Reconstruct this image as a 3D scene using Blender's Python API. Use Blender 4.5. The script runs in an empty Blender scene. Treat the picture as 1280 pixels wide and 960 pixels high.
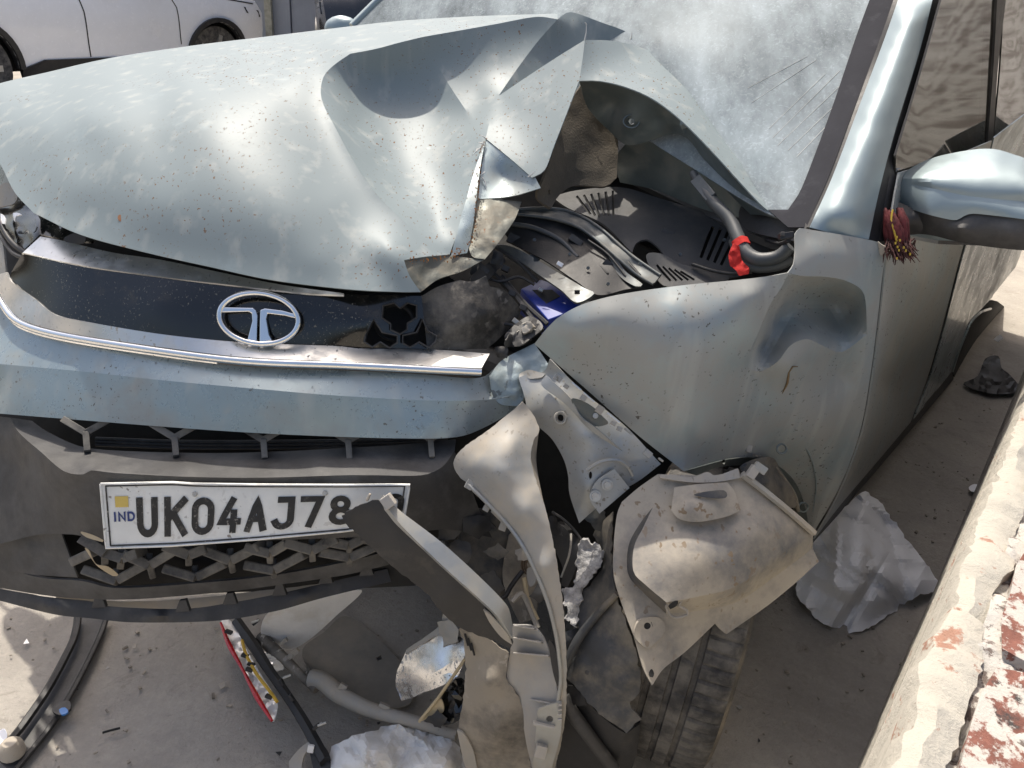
import bpy, bmesh, math, random
import numpy as np
from mathutils import Vector, Matrix, noise
from mathutils.geometry import delaunay_2d_cdt
random.seed(7)

# ------------------------------------------------------------------ camera, sky, sun, exposure
FPX = 962.0; CAM_H = 1.35; PITCH = math.radians(27.5); ROLL = math.radians(5.0)
SUN_EL = math.radians(61); SUN_AZ = math.radians(-24)      # azimuth measured from +Y, negative = to the left
scene = bpy.context.scene
col = scene.collection
cam_data = bpy.data.cameras.new('camera'); cam = bpy.data.objects.new('camera', cam_data); col.objects.link(cam)
cam_data.sensor_width = 36.0; cam_data.lens = 36.0 * FPX / 1280.0
cam_data.clip_start = 0.02; cam_data.clip_end = 400
CR = Vector((1, 0, 0)); CF = Vector((0, math.cos(PITCH), -math.sin(PITCH))); CU = Vector((0, math.sin(PITCH), math.cos(PITCH)))
_ix = CR * math.cos(ROLL) + CU * math.sin(ROLL)          # picture right
_iy = -CR * math.sin(ROLL) + CU * math.cos(ROLL)         # picture up
_ix = CR * math.cos(ROLL) - CU * (-math.sin(ROLL))
def ray(x, y):
    dx, dy = x - 640.0, y - 480.0
    a = dx * math.cos(ROLL) + dy * math.sin(ROLL); b = -dx * math.sin(ROLL) + dy * math.cos(ROLL)
    return CF + CR * (a / FPX) - CU * (b / FPX)
CAM = Vector((0, 0, CAM_H))
right = (ray(641, 480) - ray(640, 480)).normalized(); up = (ray(640, 479) - ray(640, 480)).normalized()
cam.matrix_world = Matrix(((right.x, up.x, -CF.x, CAM.x), (right.y, up.y, -CF.y, CAM.y), (right.z, up.z, -CF.z, CAM.z), (0, 0, 0, 1)))
scene.camera = cam
world = bpy.data.worlds.new('World'); scene.world = world; world.use_nodes = True
wn = world.node_tree; bg = wn.nodes['Background']
sky = wn.nodes.new('ShaderNodeTexSky'); sky.sky_type = 'NISHITA'; sky.sun_disc = False
sky.sun_elevation = SUN_EL; sky.sun_rotation = SUN_AZ
sky.air_density = 1.0; sky.dust_density = 6.0
wn.links.new(sky.outputs[0], bg.inputs[0]); bg.inputs[1].default_value = 0.15
sun_data = bpy.data.lights.new('sun', 'SUN'); sun_data.energy = 3.7; sun_data.angle = math.radians(0.6); sun_data.color = (1.0, 0.93, 0.82)
sun = bpy.data.objects.new('sun', sun_data); col.objects.link(sun)
SUN = Vector((math.sin(SUN_AZ) * math.cos(SUN_EL), math.cos(SUN_AZ) * math.cos(SUN_EL), math.sin(SUN_EL)))
sun.rotation_euler = (-SUN).to_track_quat('-Z', 'Y').to_euler(); sun.location = SUN * 20
vs = scene.view_settings; vs.view_transform = 'Standard'; vs.look = 'None'; vs.gamma = 1; vs.use_curve_mapping = False
vs.exposure = 0.42
scene.cycles.use_denoising = True
scene.cycles.max_bounces = 8; scene.cycles.transparent_max_bounces = 12

# ------------------------------------------------------------------ helpers
def W(x, y, d): return CAM + ray(x, y) * d
def Dz(x, y, z): r = ray(x, y); return (z - CAM_H) / r.z
def Dn(x, y, n, off): r = ray(x, y); return (off - Vector(n).dot(CAM)) / Vector(n).dot(r)
def G(x, y, z=0.0): return W(x, y, Dz(x, y, z))
def Z(reg, *pts):
    x0, y0, s = ZR[reg]
    return [(x0 + p[0] / s, y0 + p[1] / s) + tuple(p[2:]) for p in pts]
ZR = dict(a=(0, 0, 2.977), b=(400, 0, 2.977), c=(850, 0, 2.977), d=(0, 220, 2.977), e=(420, 150, 2.977), g=(620, 120, 2.977), h=(850, 250, 2.977),
          i=(0, 490, 2.977), j=(400, 450, 2.977), k=(640, 430, 2.977), l=(850, 480, 2.977), m=(0, 700, 3.693), n=(270, 700, 3.693), o=(500, 700, 3.693),
          q=(700, 700, 3.693), r=(935, 560, 2.4), s=(0, 190, 8.0), t=(320, 0, 8.0), u=(560, 300, 6.4), v=(640, 440, 5.818), w=(600, 640, 6.4), x=(560, 760, 4.8),
          y=(1080, 0, 6.4), z=(1080, 150, 4.8))

def root_loc(p):
    while p.parent: p = p.parent
    return p.location.copy()
def empty(name, loc, label, cat, group=None):
    o = bpy.data.objects.new(name, None); col.objects.link(o); o.location = loc
    o['label'] = label; o['category'] = cat
    if group: o['group'] = group
    o.empty_display_size = 0.05
    return o
def solid(vs_, faces, th):
    """give a sheet real thickness: back skin and rim"""
    n = len(vs_); N_ = [Vector((0, 0, 0)) for _ in range(n)]; cnt = {}
    for f_ in faces:
        c = (vs_[f_[1]] - vs_[f_[0]]).cross(vs_[f_[2]] - vs_[f_[0]])
        for i in f_: N_[i] += c
        for a, b in zip(f_, f_[1:] + f_[:1]): cnt[(a, b)] = 1
    back = [v - q.normalized() * th if q.length > 0 else v - CF * -th for v, q in zip(vs_, N_)]
    out = list(faces) + [tuple(i + n for i in reversed(f_)) for f_ in faces]
    for a, b in cnt:
        if (b, a) not in cnt: out.append((b, a, a + n, b + n))
    return vs_ + back, out, n
def obj(name, verts, faces, mat, parent=None, smooth=None, label=None, cat=None, kind=None, group=None, thick=0, bev=0, offset=-1.0):
    vs_ = [Vector(v) for v in verts]
    if parent: org = root_loc(parent)
    else:
        mn = [min(v[i] for v in vs_) for i in range(3)]; mx = [max(v[i] for v in vs_) for i in range(3)]
        org = Vector(((mn[0] + mx[0]) / 2, (mn[1] + mx[1]) / 2, mn[2]))
        if kind == 'structure': org = Vector((0, 0, 0))
    if thick: vs_, faces, front_n = solid(vs_, [tuple(f_) for f_ in faces], thick)
    me = bpy.data.meshes.new(name); me.from_pydata([v - org for v in vs_], [], faces)
    mats = mat if isinstance(mat, (list, tuple)) else [mat]
    for m_ in mats: me.materials.append(m_)
    o = bpy.data.objects.new(name, me); col.objects.link(o)
    if parent: o.parent = parent
    else: o.location = org
    if smooth is not None:
        me.shade_smooth(); me.set_sharp_from_angle(angle=math.radians(smooth))
    if bev:
        md = o.modifiers.new('bevel', 'BEVEL'); md.width = bev; md.segments = 2; md.limit_method = 'ANGLE'
    if label: o['label'] = label
    if cat: o['category'] = cat
    if kind: o['kind'] = kind
    if group: o['group'] = group
    return o

def lerp(a, b, t): return tuple(p + (q - p) * t for p, q in zip(a, b))
def crom(run, step):
    """open Catmull-Rom through run (tuples), sampled about every step units of the first two coordinates"""
    if len(run) < 3:
        a, b = run; n = max(1, int(round(math.hypot(b[0] - a[0], b[1] - a[1]) / step)))
        return [lerp(a, b, i / n) for i in range(n + 1)]
    P = [tuple(2 * p - q for p, q in zip(run[0], run[1]))] + list(run) + [tuple(2 * p - q for p, q in zip(run[-1], run[-2]))]
    out = []
    for i in range(1, len(P) - 2):
        p0, p1, p2, p3 = (np.array(P[k], float) for k in (i - 1, i, i + 1, i + 2))
        L = math.hypot(*(p2 - p1)[:2]); n = max(1, int(round(L / step)))
        # limit tangents so that uneven spacing does not overshoot
        m1 = (p2 - p0) / 2; m2 = (p3 - p1) / 2
        for m_ in (m1, m2):
            l_ = math.hypot(*m_[:2])
            if l_ > L * 1.2 and l_ > 0: m_ *= L * 1.2 / l_
        for k in range(n):
            t = k / n; t2 = t * t; t3 = t2 * t
            out.append(tuple((2 * t3 - 3 * t2 + 1) * p1 + (t3 - 2 * t2 + t) * m1 + (-2 * t3 + 3 * t2) * p2 + (t3 - t2) * m2))
    out.append(tuple(float(c) for c in run[-1]))
    return out
def closed(pts, step):
    """closed outline; a point with a 4th entry is a sharp corner"""
    P = [tuple(p[:3]) for p in pts]; sh = [i for i, p in enumerate(pts) if len(p) > 3]
    n = len(P)
    if not sh:
        run = [P[-1]] + P + [P[0], P[1]]
        d = crom(run, step)
        # cut away the lead-in and lead-out
        i0 = min(range(len(d)), key=lambda k: sum((a - b) ** 2 for a, b in zip(d[k], P[0])))
        i1 = max(k for k in range(len(d)) if sum((a - b) ** 2 for a, b in zip(d[k], P[0])) < 1e-6)
        return d[i0:i1]
    out = []
    for a, b in zip(sh, sh[1:] + [sh[0] + n]):
        out += crom([P[k % n] for k in range(a, b + 1)], step)[:-1]
    return out
def inside(x, y, poly):
    c = False; j = len(poly) - 1
    for i in range(len(poly)):
        xi, yi = poly[i][0], poly[i][1]; xj, yj = poly[j][0], poly[j][1]
        if (yi > y) != (yj > y) and x < (xj - xi) * (y - yi) / (yj - yi) + xi: c = not c
        j = i
    return c
def tri2d(loop, step, holes=(), rnd=False):
    """triangles filling a 2D loop; grid points inside"""
    A = np.array([(p[0], p[1]) for p in loop])
    pts = [Vector((p[0], p[1])) for p in loop]; edges = [(i, (i + 1) % len(loop)) for i in range(len(loop))]
    for h in holes:
        b = len(pts); pts += [Vector((p[0], p[1])) for p in h]; edges += [(b + i, b + (i + 1) % len(h)) for i in range(len(h))]
    allp = np.array([(p.x, p.y) for p in pts])
    x0, y0 = A.min(0); x1, y1 = A.max(0); r = 0; y = y0 + step / 2
    if rnd:
        for _ in range(int((x1 - x0) * (y1 - y0) / step ** 2 * 6)):
            x, y = random.uniform(x0, x1), random.uniform(y0, y1)
            if inside(x, y, loop) and ((allp - (x, y)) ** 2).sum(1).min() > (.6 * step) ** 2 and min([9e9] + [(q.x - x) ** 2 + (q.y - y) ** 2 for q in pts[len(allp):]]) > (.75 * step) ** 2: pts.append(Vector((x, y)))
        y = y1
    while y < y1:
        x = x0 + (step / 2 if r % 2 else 0)
        while x < x1:
            if inside(x, y, loop) and ((allp - (x, y)) ** 2).sum(1).min() > (0.55 * step) ** 2 and not any(inside(x, y, h) for h in holes):
                pts.append(Vector((x, y)))
            x += step
        y += step * 0.87; r += 1
    v, e, f, ov, oe, of = delaunay_2d_cdt(pts, edges, [], 1, 1e-5)
    tris = []
    for t in f:
        cx = sum(v[k].x for k in t) / len(t); cy = sum(v[k].y for k in t) / len(t)
        if not inside(cx, cy, loop) or any(inside(cx, cy, h) for h in holes): continue
        a, b, c = v[t[0]], v[t[1]], v[t[2]]
        if (b.x - a.x) * (c.y - a.y) - (b.y - a.y) * (c.x - a.x) > 0: t = list(reversed(t))   # y runs down
        tris.append(tuple(t))
    return [(p.x, p.y) for p in v], tris
def tps(ctrl, lam=None):
    """thin plate spline through (x, y, d)"""
    C = np.array(ctrl, float); X = C[:, :2] / 100.0; n = len(C)
    def U(r2): return np.where(r2 > 1e-12, r2 * np.log(r2 + 1e-12), 0.0)
    K = U(((X[:, None] - X[None]) ** 2).sum(2)) + np.diag(np.array(lam) if lam is not None else np.full(n, 1e-6))
    Pm = np.hstack([np.ones((n, 1)), X]); M = np.zeros((n + 3, n + 3)); M[:n, :n] = K; M[:n, n:] = Pm; M[n:, :n] = Pm.T
    w = np.linalg.lstsq(M, np.concatenate([C[:, 2], np.zeros(3)]), rcond=None)[0]
    def ev(Q):
        Q = np.array(Q, float) / 100.0
        return U(((Q[:, None] - X[None]) ** 2).sum(2)) @ w[:n] + np.hstack([np.ones((len(Q), 1)), Q]) @ w[n:]
    return ev
def patch(loop, inner, step, holes=(), amp=0, nsc=30.0, seed=0, ridged=False, jit=0, folds=0, lam=0):
    rf = random.Random(seed + 11); xs = [p[0] for p in loop]; ys = [p[1] for p in loop]; FL = []
    for _ in range(64 if folds else 0):
        a = rf.uniform(0, math.pi); cx, cy = rf.uniform(min(xs), max(xs)), rf.uniform(min(ys), max(ys)); FL.append((math.cos(a), math.sin(a), math.cos(a) * cx + math.sin(a) * cy, rf.uniform(-1, 1), rf.uniform(5, 18), (cx, cy), rf.uniform(25, 80)))
    st = max(1, len(loop) // 260)
    ev = tps(list(loop[::st]) + [p[:3] for p in inner], [1e-6] * len(loop[::st]) + [max(lam, 1e-6)] * len(inner))
    v2, tris = tri2d(loop, step, holes, rnd=bool(jit))
    d = ev(v2)
    ring = {(round(p[0], 3), round(p[1], 3)): p[2] for p in loop}
    out = []
    for (x, y), dd in zip(v2, d):
        dd = ring.get((round(x, 3), round(y, 3)), dd)
        if amp:
            q = Vector((x / nsc, y / nsc, seed * 7.3))
            if ridged: nz = 1 - 2 * abs(noise.noise(q)) - 0.5 * abs(noise.noise(q * 2.3)) - 0.4
            else: nz = noise.noise(q) + 0.5 * noise.noise(q * 2.1)
            dd += amp * nz
        for nx_, ny_, c_, a_, w_, (cx, cy), R_ in FL:
            q = max(0, 1 - abs(nx_ * x + ny_ * y - c_) / w_) * max(0, 1 - math.hypot(x - cx, y - cy) / R_) ** .5; dd += folds * a_ * q
        if jit: dd += random.uniform(-jit, jit) * (.3 if (round(x, 3), round(y, 3)) in ring else 1)
        out.append(W(x, y, dd))
    return out, tris
def merge(parts, eps=2e-4):
    V, F, M_ = [], [], []; key = {}
    for k, (v, f) in enumerate(parts):
        mp = []
        for p in v:
            q = (round(p.x / eps), round(p.y / eps), round(p.z / eps))
            i = key.get(q)
            if i is None: i = len(V); key[q] = i; V.append(p)
            mp.append(i)
        for t in f:
            t2 = [mp[i] for i in t]
            if len(set(t2)) == len(t2): F.append(t2); M_.append(k)
    return V, F, M_
def panel(name, mat, parent, outline, inner=(), step=8, thick=.002, holes=(), amp=0, nsc=30, seed=0, smooth=35, ridged=False, jit=0, jag=0, folds=0, **kw):
    lp = closed(outline, step)
    if jag: lp = [(p[0] + jag * noise.noise(Vector((p[0] / 7, p[1] / 7, 3))) * 1.6 + random.uniform(-jag, jag) * .4, p[1] + jag * noise.noise(Vector((p[0] / 7, p[1] / 7, 9))) * 1.6 + random.uniform(-jag, jag) * .4, p[2]) for p in lp]
    v, f = patch(lp, list(inner), step, [closed(h, step * .6) if len(h[0]) > 2 else h for h in holes], amp, nsc, seed, ridged, jit, folds)
    return obj(name, v, f, mat, parent, smooth=smooth, thick=thick, **kw)
def panels(name, mats, parent, curves, patches, step=8, thick=.002, smooth=30, amp=0, nsc=30, **kw):
    """several patches that meet along shared curves, one mesh; patches = [(curve refs, inner points, material index)]"""
    D = {k: crom(v, step) for k, v in curves.items()}
    parts = []; mi = []
    for refs, inner, *m_ in patches:
        loop = []
        for r_ in refs:
            s = D[r_[1:]][::-1] if r_[0] == '-' else D[r_]
            loop += s[:-1]
        parts.append(patch(loop, inner, step, (), amp, nsc, lam=m_[1] if len(m_) > 1 else 0)); mi.append(m_[0] if m_ else 0)
    V, F, K = merge(parts)
    o = obj(name, V, F, mats, parent, smooth=smooth, thick=thick, **kw)
    for p, k in zip(o.data.polygons, K): p.material_index = mi[k]
    return o
def bar_geo(pts, width, depth, flat=None):
    """rectangular strip along picture points (x, y, d): width across, depth away from the viewer; width may be a list"""
    P = [W(*p[:3]) for p in pts]; n = len(P); V = []; F = []
    for i in range(n):
        t = (P[min(i + 1, n - 1)] - P[max(i - 1, 0)]).normalized()
        vd = (P[i] - CAM).normalized()
        s = t.cross(vd).normalized(); dn = s.cross(t).normalized()
        if dn.dot(vd) < 0: dn = -dn
        w_ = (width[i] if isinstance(width, (list, tuple)) else width) / 2
        V += [P[i] - s * w_, P[i] + s * w_, P[i] + s * w_ + dn * depth, P[i] - s * w_ + dn * depth]
    for i in range(n - 1):
        a, b = 4 * i, 4 * i + 4
        for k in range(4): F.append((a + k, a + (k + 1) % 4, b + (k + 1) % 4, b + k))
    F += [(3, 2, 1, 0), (4 * n - 4, 4 * n - 3, 4 * n - 2, 4 * n - 1)]
    return V, F
def join_geo(gs):
    V, F = [], []
    for v, f in gs:
        b = len(V); V += list(v); F += [tuple(i + b for i in t) for t in f]
    return V, F
def fix(o):
    bm = bmesh.new(); bm.from_mesh(o.data); bmesh.ops.recalc_face_normals(bm, faces=bm.faces); bm.to_mesh(o.data); bm.free(); return o
def bar(name, pts, width, depth, mat, parent=None, bev=.0015, **kw):
    v, f = bar_geo(pts, width, depth); return fix(obj(name, v, f, mat, parent, bev=bev, **kw))
def tube_geo(P, r, seg=10):
    P = [Vector(p) for p in P]; n = len(P); V = []; F = []
    ref = None
    for i in range(n):
        t = (P[min(i + 1, n - 1)] - P[max(i - 1, 0)]).normalized()
        if ref is None: ref = t.orthogonal().normalized()
        ref = (ref - t * ref.dot(t)).normalized(); b = t.cross(ref)
        rr = r[i] if isinstance(r, (list, tuple)) else r
        for k in range(seg):
            a = 2 * math.pi * k / seg; V.append(P[i] + (ref * math.cos(a) + b * math.sin(a)) * rr)
    for i in range(n - 1):
        for k in range(seg): F.append((i * seg + k, i * seg + (k + 1) % seg, (i + 1) * seg + (k + 1) % seg, (i + 1) * seg + k))
    F += [tuple(reversed(range(seg))), tuple(range((n - 1) * seg, n * seg))]
    return V, F
def tube(name, pts, r, mat, parent=None, seg=10, px=True, step=6, **kw):
    if px: P = [W(*p) for p in crom([tuple(p[:3]) for p in pts], step)]
    else: P = pts
    if isinstance(r, (list, tuple)):
        m_ = len(P); r = [r[min(int(i / (m_ - 1) * (len(r) - 1)), len(r) - 2)] * (1 - (i / (m_ - 1) * (len(r) - 1)) % 1) + r[min(int(i / (m_ - 1) * (len(r) - 1)), len(r) - 2) + 1] * ((i / (m_ - 1) * (len(r) - 1)) % 1) if i < m_ - 1 else r[-1] for i in range(m_)]
    v, f = tube_geo(P, r, seg); return fix(obj(name, v, f, mat, parent, smooth=50, **kw))
def box_geo(c, ax, half):
    c = Vector(c); X, Y, Zz = [Vector(a).normalized() * h for a, h in zip(ax, half)]
    V = [c + X * a + Y * b + Zz * e for e in (-1, 1) for b in (-1, 1) for a in (-1, 1)]
    return V, [(0, 2, 3, 1), (4, 5, 7, 6), (0, 1, 5, 4), (2, 6, 7, 3), (0, 4, 6, 2), (1, 3, 7, 5)]
def vbox(name, x, y, d, wpx, hpx, dep, mat, parent=None, ang=0, bev=.001, **kw):
    """small block seen at a picture point, sides along the picture axes turned by ang degrees"""
    s = d / FPX; a = math.radians(ang); ex = right * math.cos(a) - up * math.sin(a); ey = right * math.sin(a) + up * math.cos(a)
    v, f = box_geo(W(x, y, d) + CF * dep / 2, (ex, ey, CF), (wpx * s / 2, hpx * s / 2, dep / 2))
    return fix(obj(name, v, f, mat, parent, bev=bev, **kw))

# ------------------------------------------------------------------ materials
def mk(name, colr, rough=.5, metal=0, coat=0, var=.12, vsc=12, dust=0, dcol=(.42, .36, .27), dsc=7, fleck=0, fcol=(.16, .09, .05), fsc=140, fclump=5,
       streak=0, bump=0, bsc=60, bdet=4, spec=.5, drough=.85, rust=0, flake=0):
    m = bpy.data.materials.new(name); m.use_nodes = True; nt = m.node_tree; N = nt.nodes; L = nt.links
    bs = N['Principled BSDF']; tc = N.new('ShaderNodeTexCoord')
    def nz(sc, det=5, ro=.6, scale=None, off=0):
        n = N.new('ShaderNodeTexNoise'); n.inputs['Scale'].default_value = sc; n.inputs['Detail'].default_value = det; n.inputs['Roughness'].default_value = ro
        mp = N.new('ShaderNodeMapping'); mp.inputs['Location'].default_value = (off, off * 1.7, -off)
        if scale: mp.inputs['Scale'].default_value = scale
        L.new(tc.outputs['Object'], mp.inputs['Vector']); L.new(mp.outputs[0], n.inputs['Vector']); return n.outputs[0]
    def rng(x, a, b, c=0., d=1.):
        r = N.new('ShaderNodeMapRange'); r.inputs[1].default_value = a; r.inputs[2].default_value = b; r.inputs[3].default_value = c; r.inputs[4].default_value = d; L.new(x, r.inputs[0]); return r.outputs[0]
    def mul(a, b):
        r = N.new('ShaderNodeMath'); r.operation = 'MULTIPLY'; L.new(a, r.inputs[0])
        if isinstance(b, (int, float)): r.inputs[1].default_value = b
        else: L.new(b, r.inputs[1])
        return r.outputs[0]
    def mx(f, a, b):
        r = N.new('ShaderNodeMix'); r.data_type = 'RGBA'; L.new(f, r.inputs[0])
        for s_, i_ in ((a, 6), (b, 7)):
            if isinstance(s_, (tuple, list)): r.inputs[i_].default_value = tuple(s_) + (1,)
            else: L.new(s_, r.inputs[i_])
        return r.outputs[2]
    def mxf(f, a, b):
        r = N.new('ShaderNodeMix'); r.data_type = 'FLOAT'; L.new(f, r.inputs[0])
        for s_, i_ in ((a, 2), (b, 3)):
            if isinstance(s_, (int, float)): r.inputs[i_].default_value = s_
            else: L.new(s_, r.inputs[i_])
        return r.outputs[0]
    v0 = nz(vsc, 6)
    lo = tuple(c * (1 - var) for c in colr); hi = tuple(min(1, c * (1 + var)) for c in colr)
    C = mx(rng(v0, .3, .7), lo, hi); R = None; ME = metal; CO = coat
    Rv = rng(nz(vsc * 3, 4, off=3), .3, .7, max(0, rough - .06), min(1, rough + .08))
    if dust > 0:
        lo_ = .68 - .5 * dust
        k = mul(rng(nz(dsc, 8, .68, off=11), lo_, lo_ + .22), min(1, .45 + dust * .6))
        C = mx(k, C, dcol); Rv = mxf(k, Rv, drough); ME = mxf(k, ME, 0.0); CO = mxf(k, CO, 0.0)
    if streak > 0:
        k = mul(rng(nz(30, 3, .5, (1.0, 1.0, .06), off=5), .55, .75), streak)
        C = mx(k, C, (.5, .5, .46)); Rv = mxf(k, Rv, .75); ME = mxf(k, ME, 0.0)
    if flake > 0:
        k = mul(rng(nz(26, 7, .7, off=23), .66 - .16 * flake, .68 - .16 * flake), 1.0)
        C = mx(k, C, (.62, .58, .5)); Rv = mxf(k, Rv, .9); ME = mxf(k, ME, 0.0)
    if fleck > 0:
        k = mul(rng(nz(fsc, 2, .5, (1, .45, 1), off=31), .66 - .06 * fleck, .70 - .06 * fleck), rng(nz(fclump, 3, off=41), .42, .6))
        C = mx(k, C, fcol); Rv = mxf(k, Rv, .9); ME = mxf(k, ME, 0.0)
    if rust > 0:
        k = rng(nz(45, 6, .7, off=53), .72 - .22 * rust, .78 - .22 * rust)
        C = mx(k, C, (.22, .09, .03)); Rv = mxf(k, Rv, .95); ME = mxf(k, ME, 0.0)
    L.new(C, bs.inputs['Base Color']); L.new(Rv, bs.inputs['Roughness'])
    for s_, nm in ((ME, 'Metallic'), (CO, 'Coat Weight')):
        if isinstance(s_, (int, float)): bs.inputs[nm].default_value = s_
        else: L.new(s_, bs.inputs[nm])
    bs.inputs['Coat Roughness'].default_value = .06
    bs.inputs['Specular IOR Level'].default_value = spec
    if bump > 0:
        b = N.new('ShaderNodeBump'); b.inputs['Strength'].default_value = bump; b.inputs['Distance'].default_value = .004
        L.new(nz(bsc, bdet, .65, off=61), b.inputs['Height']); L.new(b.outputs[0], bs.inputs['Normal'])
    return m
PAINT = (.295, .355, .37)
DUST = (.45, .40, .32)
m_hood = mk('silver_green_paint_hood', PAINT, .40, .25, .12, var=.03, spec=.2, dust=1.0, dcol=(.215, .256, .266), dsc=6, drough=.47, fleck=.06, fsc=210, fclump=3.5, streak=.35)
m_paint = mk('silver_green_paint', PAINT, .28, .5, .35, var=.04, spec=.2, dust=.40, dcol=(.27, .26, .235), dsc=7, fleck=.02, fcol=(.10, .09, .08), fsc=190, fclump=9, streak=.3)
m_fend = mk('silver_green_paint_dusty', PAINT, .34, .4, .25, var=.04, spec=.2, dust=.72, dcol=(.315, .312, .29), dsc=8, drough=.48, fleck=.03, fcol=(.10, .09, .08), fsc=150, fclump=9, streak=.35)
m_lattice = mk('dusty_lattice_plastic', (.05, .048, .046), .6, 0, 0, dust=.62, dcol=(.20, .188, .165), dsc=14, bump=.12, bsc=260)
m_paintc = mk('silver_green_paint_clean', PAINT, .36, .35, .2, var=.03, spec=.2, dust=.15, dcol=(.30, .29, .26), dsc=8)
m_scr = mk('scratched_paint', PAINT, .45, .5, .2, dust=.4, dcol=(.25, .24, .21), dsc=14, fleck=1.2, fcol=(.05, .05, .05), fsc=60, flake=.1, bump=.5, bsc=40)
m_inner = mk('body_paint_shaded', (.16, .19, .185), .4, .55, .2, dust=.35, dcol=(.26, .24, .2), dsc=12)  # same body paint, darkened to put the underside's shade into its colour
m_torn = mk('torn_sheet_metal', (.12, .125, .11), .5, .5, 0, dust=.45, dcol=(.2, .175, .13), dsc=22, rust=.45, bump=.3, bsc=50)
m_blackp = mk('black_plastic_dusty', (.035, .034, .034), .55, 0, 0, dust=.44, dcol=(.118, .115, .110), dsc=9, bump=.12, bsc=260)
m_blackd = mk('black_plastic_clean', (.02, .02, .021), .5, 0, 0, dust=.22, dcol=(.12, .105, .085), dsc=14, bump=.1, bsc=200)
m_gloss = mk('piano_black_dusty', (.006, .006, .006), .12, 0, .5, dust=.2, dcol=(.12, .10, .07), dsc=10, fleck=.3, fcol=(.25, .23, .18), fsc=260)
m_scuff = mk('scuffed_black', (.03, .028, .026), .5, 0, 0, dust=.5, dcol=(.2, .18, .15), dsc=16, fleck=.8, fcol=(.3, .28, .25), fsc=60, bump=.5, bsc=50)
m_chrome = mk('chrome', (.86, .86, .85), .14, 1, 0, var=.03, dust=.06, dcol=(.5, .44, .33), dsc=30)
m_satin = mk('dusty_satin_chrome', (.66, .66, .64), .32, .85, 0, var=.05, dust=.36, dcol=(.42, .39, .33), dsc=14, fleck=.3, fcol=(.2, .17, .12))
m_felt = mk('brown_felt', (.10, .085, .065), .95, 0, 0, dust=.3, dcol=(.17, .14, .1), bump=.5, bsc=220)
m_dark = mk('near_black', (.012, .012, .012), .8, 0, 0)  # near-black; backing sheets use it to stand in for shade inside openings
m_grey = mk('grey_cowl_plastic', (.055, .056, .058), .6, 0, 0, dust=.3, dcol=(.13, .12, .105), dsc=10, bump=.1, bsc=250)
m_rail = mk('grey_painted_rail', (.085, .095, .098), .45, .4, .1, dust=.45, dcol=(.2, .19, .165), dsc=20)
m_silver = mk('bare_silver_metal_dusty', (.34, .35, .345), .42, .55, 0, dust=.5, dcol=(.34, .31, .25), dsc=12, fleck=.2, fcol=(.2, .18, .15), bump=.08, bsc=18)
m_cream = mk('dusty_pale_trim', (.30, .30, .285), .5, .2, .1, dust=.6, dcol=(.40, .345, .27), dsc=9, fleck=.4, fcol=(.22, .2, .17))
m_liner = mk('dusty_wheel_liner', (.10, .105, .115), .6, 0, 0, dust=.68, dcol=(.40, .355, .285), dsc=5, fleck=.4, fcol=(.2, .15, .1), fsc=90, bump=.25, bsc=40)
m_linerd = mk('dark_liner_dusty', (.045, .047, .05), .6, 0, 0, dust=.45, dcol=(.26, .225, .17), dsc=7, bump=.25, bsc=50)
m_brown = mk('muddy_splash_panel', (.075, .068, .06), .7, 0, 0, dust=.62, dcol=(.33, .29, .23), dsc=8, fleck=.7, fcol=(.5, .46, .4), fsc=80, bump=.35, bsc=45)
m_lgrey = mk('light_grey_plastic', (.33, .32, .30), .55, 0, 0, dust=.5, dcol=(.42, .37, .3), dsc=12)
m_rubber = mk('tyre_rubber', (.028, .028, .03), .75, 0, 0, dust=.58, dcol=(.15, .142, .13), dsc=18, bump=.5, bsc=90)
m_rubberw = mk('dusty_sidewall', (.05, .047, .043), .85, 0, 0, dust=.6, dcol=(.2, .175, .14), dsc=12, bump=.2)
m_battery = mk('blue_battery_case', (.008, .03, .26), .35, 0, .2, dust=.2, dcol=(.08, .09, .14), dsc=30)
m_hose = mk('grey_rubber_hose', (.07, .075, .078), .45, 0, 0, dust=.25, dcol=(.18, .17, .15))
m_red = mk('red_cloth', (.55, .02, .015), .8, 0, 0, bump=.3, bsc=150)
m_maroon = mk('wilted_maroon_petals', (.11, .018, .02), .8, 0, 0, var=.4, vsc=60, bump=.5, bsc=120)
m_gold = mk('yellow_tinsel', (.55, .38, .05), .5, .3, 0)
m_white = mk('white_plastic_film', (.74, .74, .73), .55, 0, 0, dust=.4, dcol=(.5, .45, .36), dsc=10)
m_paper = mk('crumpled_white_paper', (.86, .87, .89), .8, 0, 0, var=.03, dust=.22, dcol=(.46, .39, .27), dsc=7, bump=.15, bsc=60)
m_foil = mk('mirror_foil_specked', (.80, .80, .80), .22, 1, 0, dust=.25, dcol=(.5, .44, .34), dsc=12, fleck=1.3, fcol=(.02, .02, .02), fsc=190, fclump=3, bump=.25, bsc=12)
m_tan = mk('tan_plastic', (.50, .40, .24), .6, 0, 0, dust=.4)
m_yel = mk('yellow_strip', (.62, .38, .03), .5)
m_redp = mk('red_plastic', (.5, .015, .02), .25, 0, .3)
m_lampw = mk('white_reflector', (.8, .8, .8), .3, .2, .2, dust=.3)
m_blue = mk('blue_plastic_chip', (.02, .16, .45), .4)
m_bolt = mk('zinc_bolt', (.45, .45, .43), .45, .8, 0, dust=.4, dcol=DUST, dsc=40)
m_white_car = mk('white_car_paint', (.86, .87, .89), .22, 0, .8, var=.02, dust=.15, dcol=(.62, .6, .55), dsc=2)
m_black_car = mk('black_car_paint', (.012, .012, .014), .2, 0, .6)
m_airbag = mk('white_airbag_cloth', (.75, .76, .74), .85, 0, 0, bump=.3, bsc=90)
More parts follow.
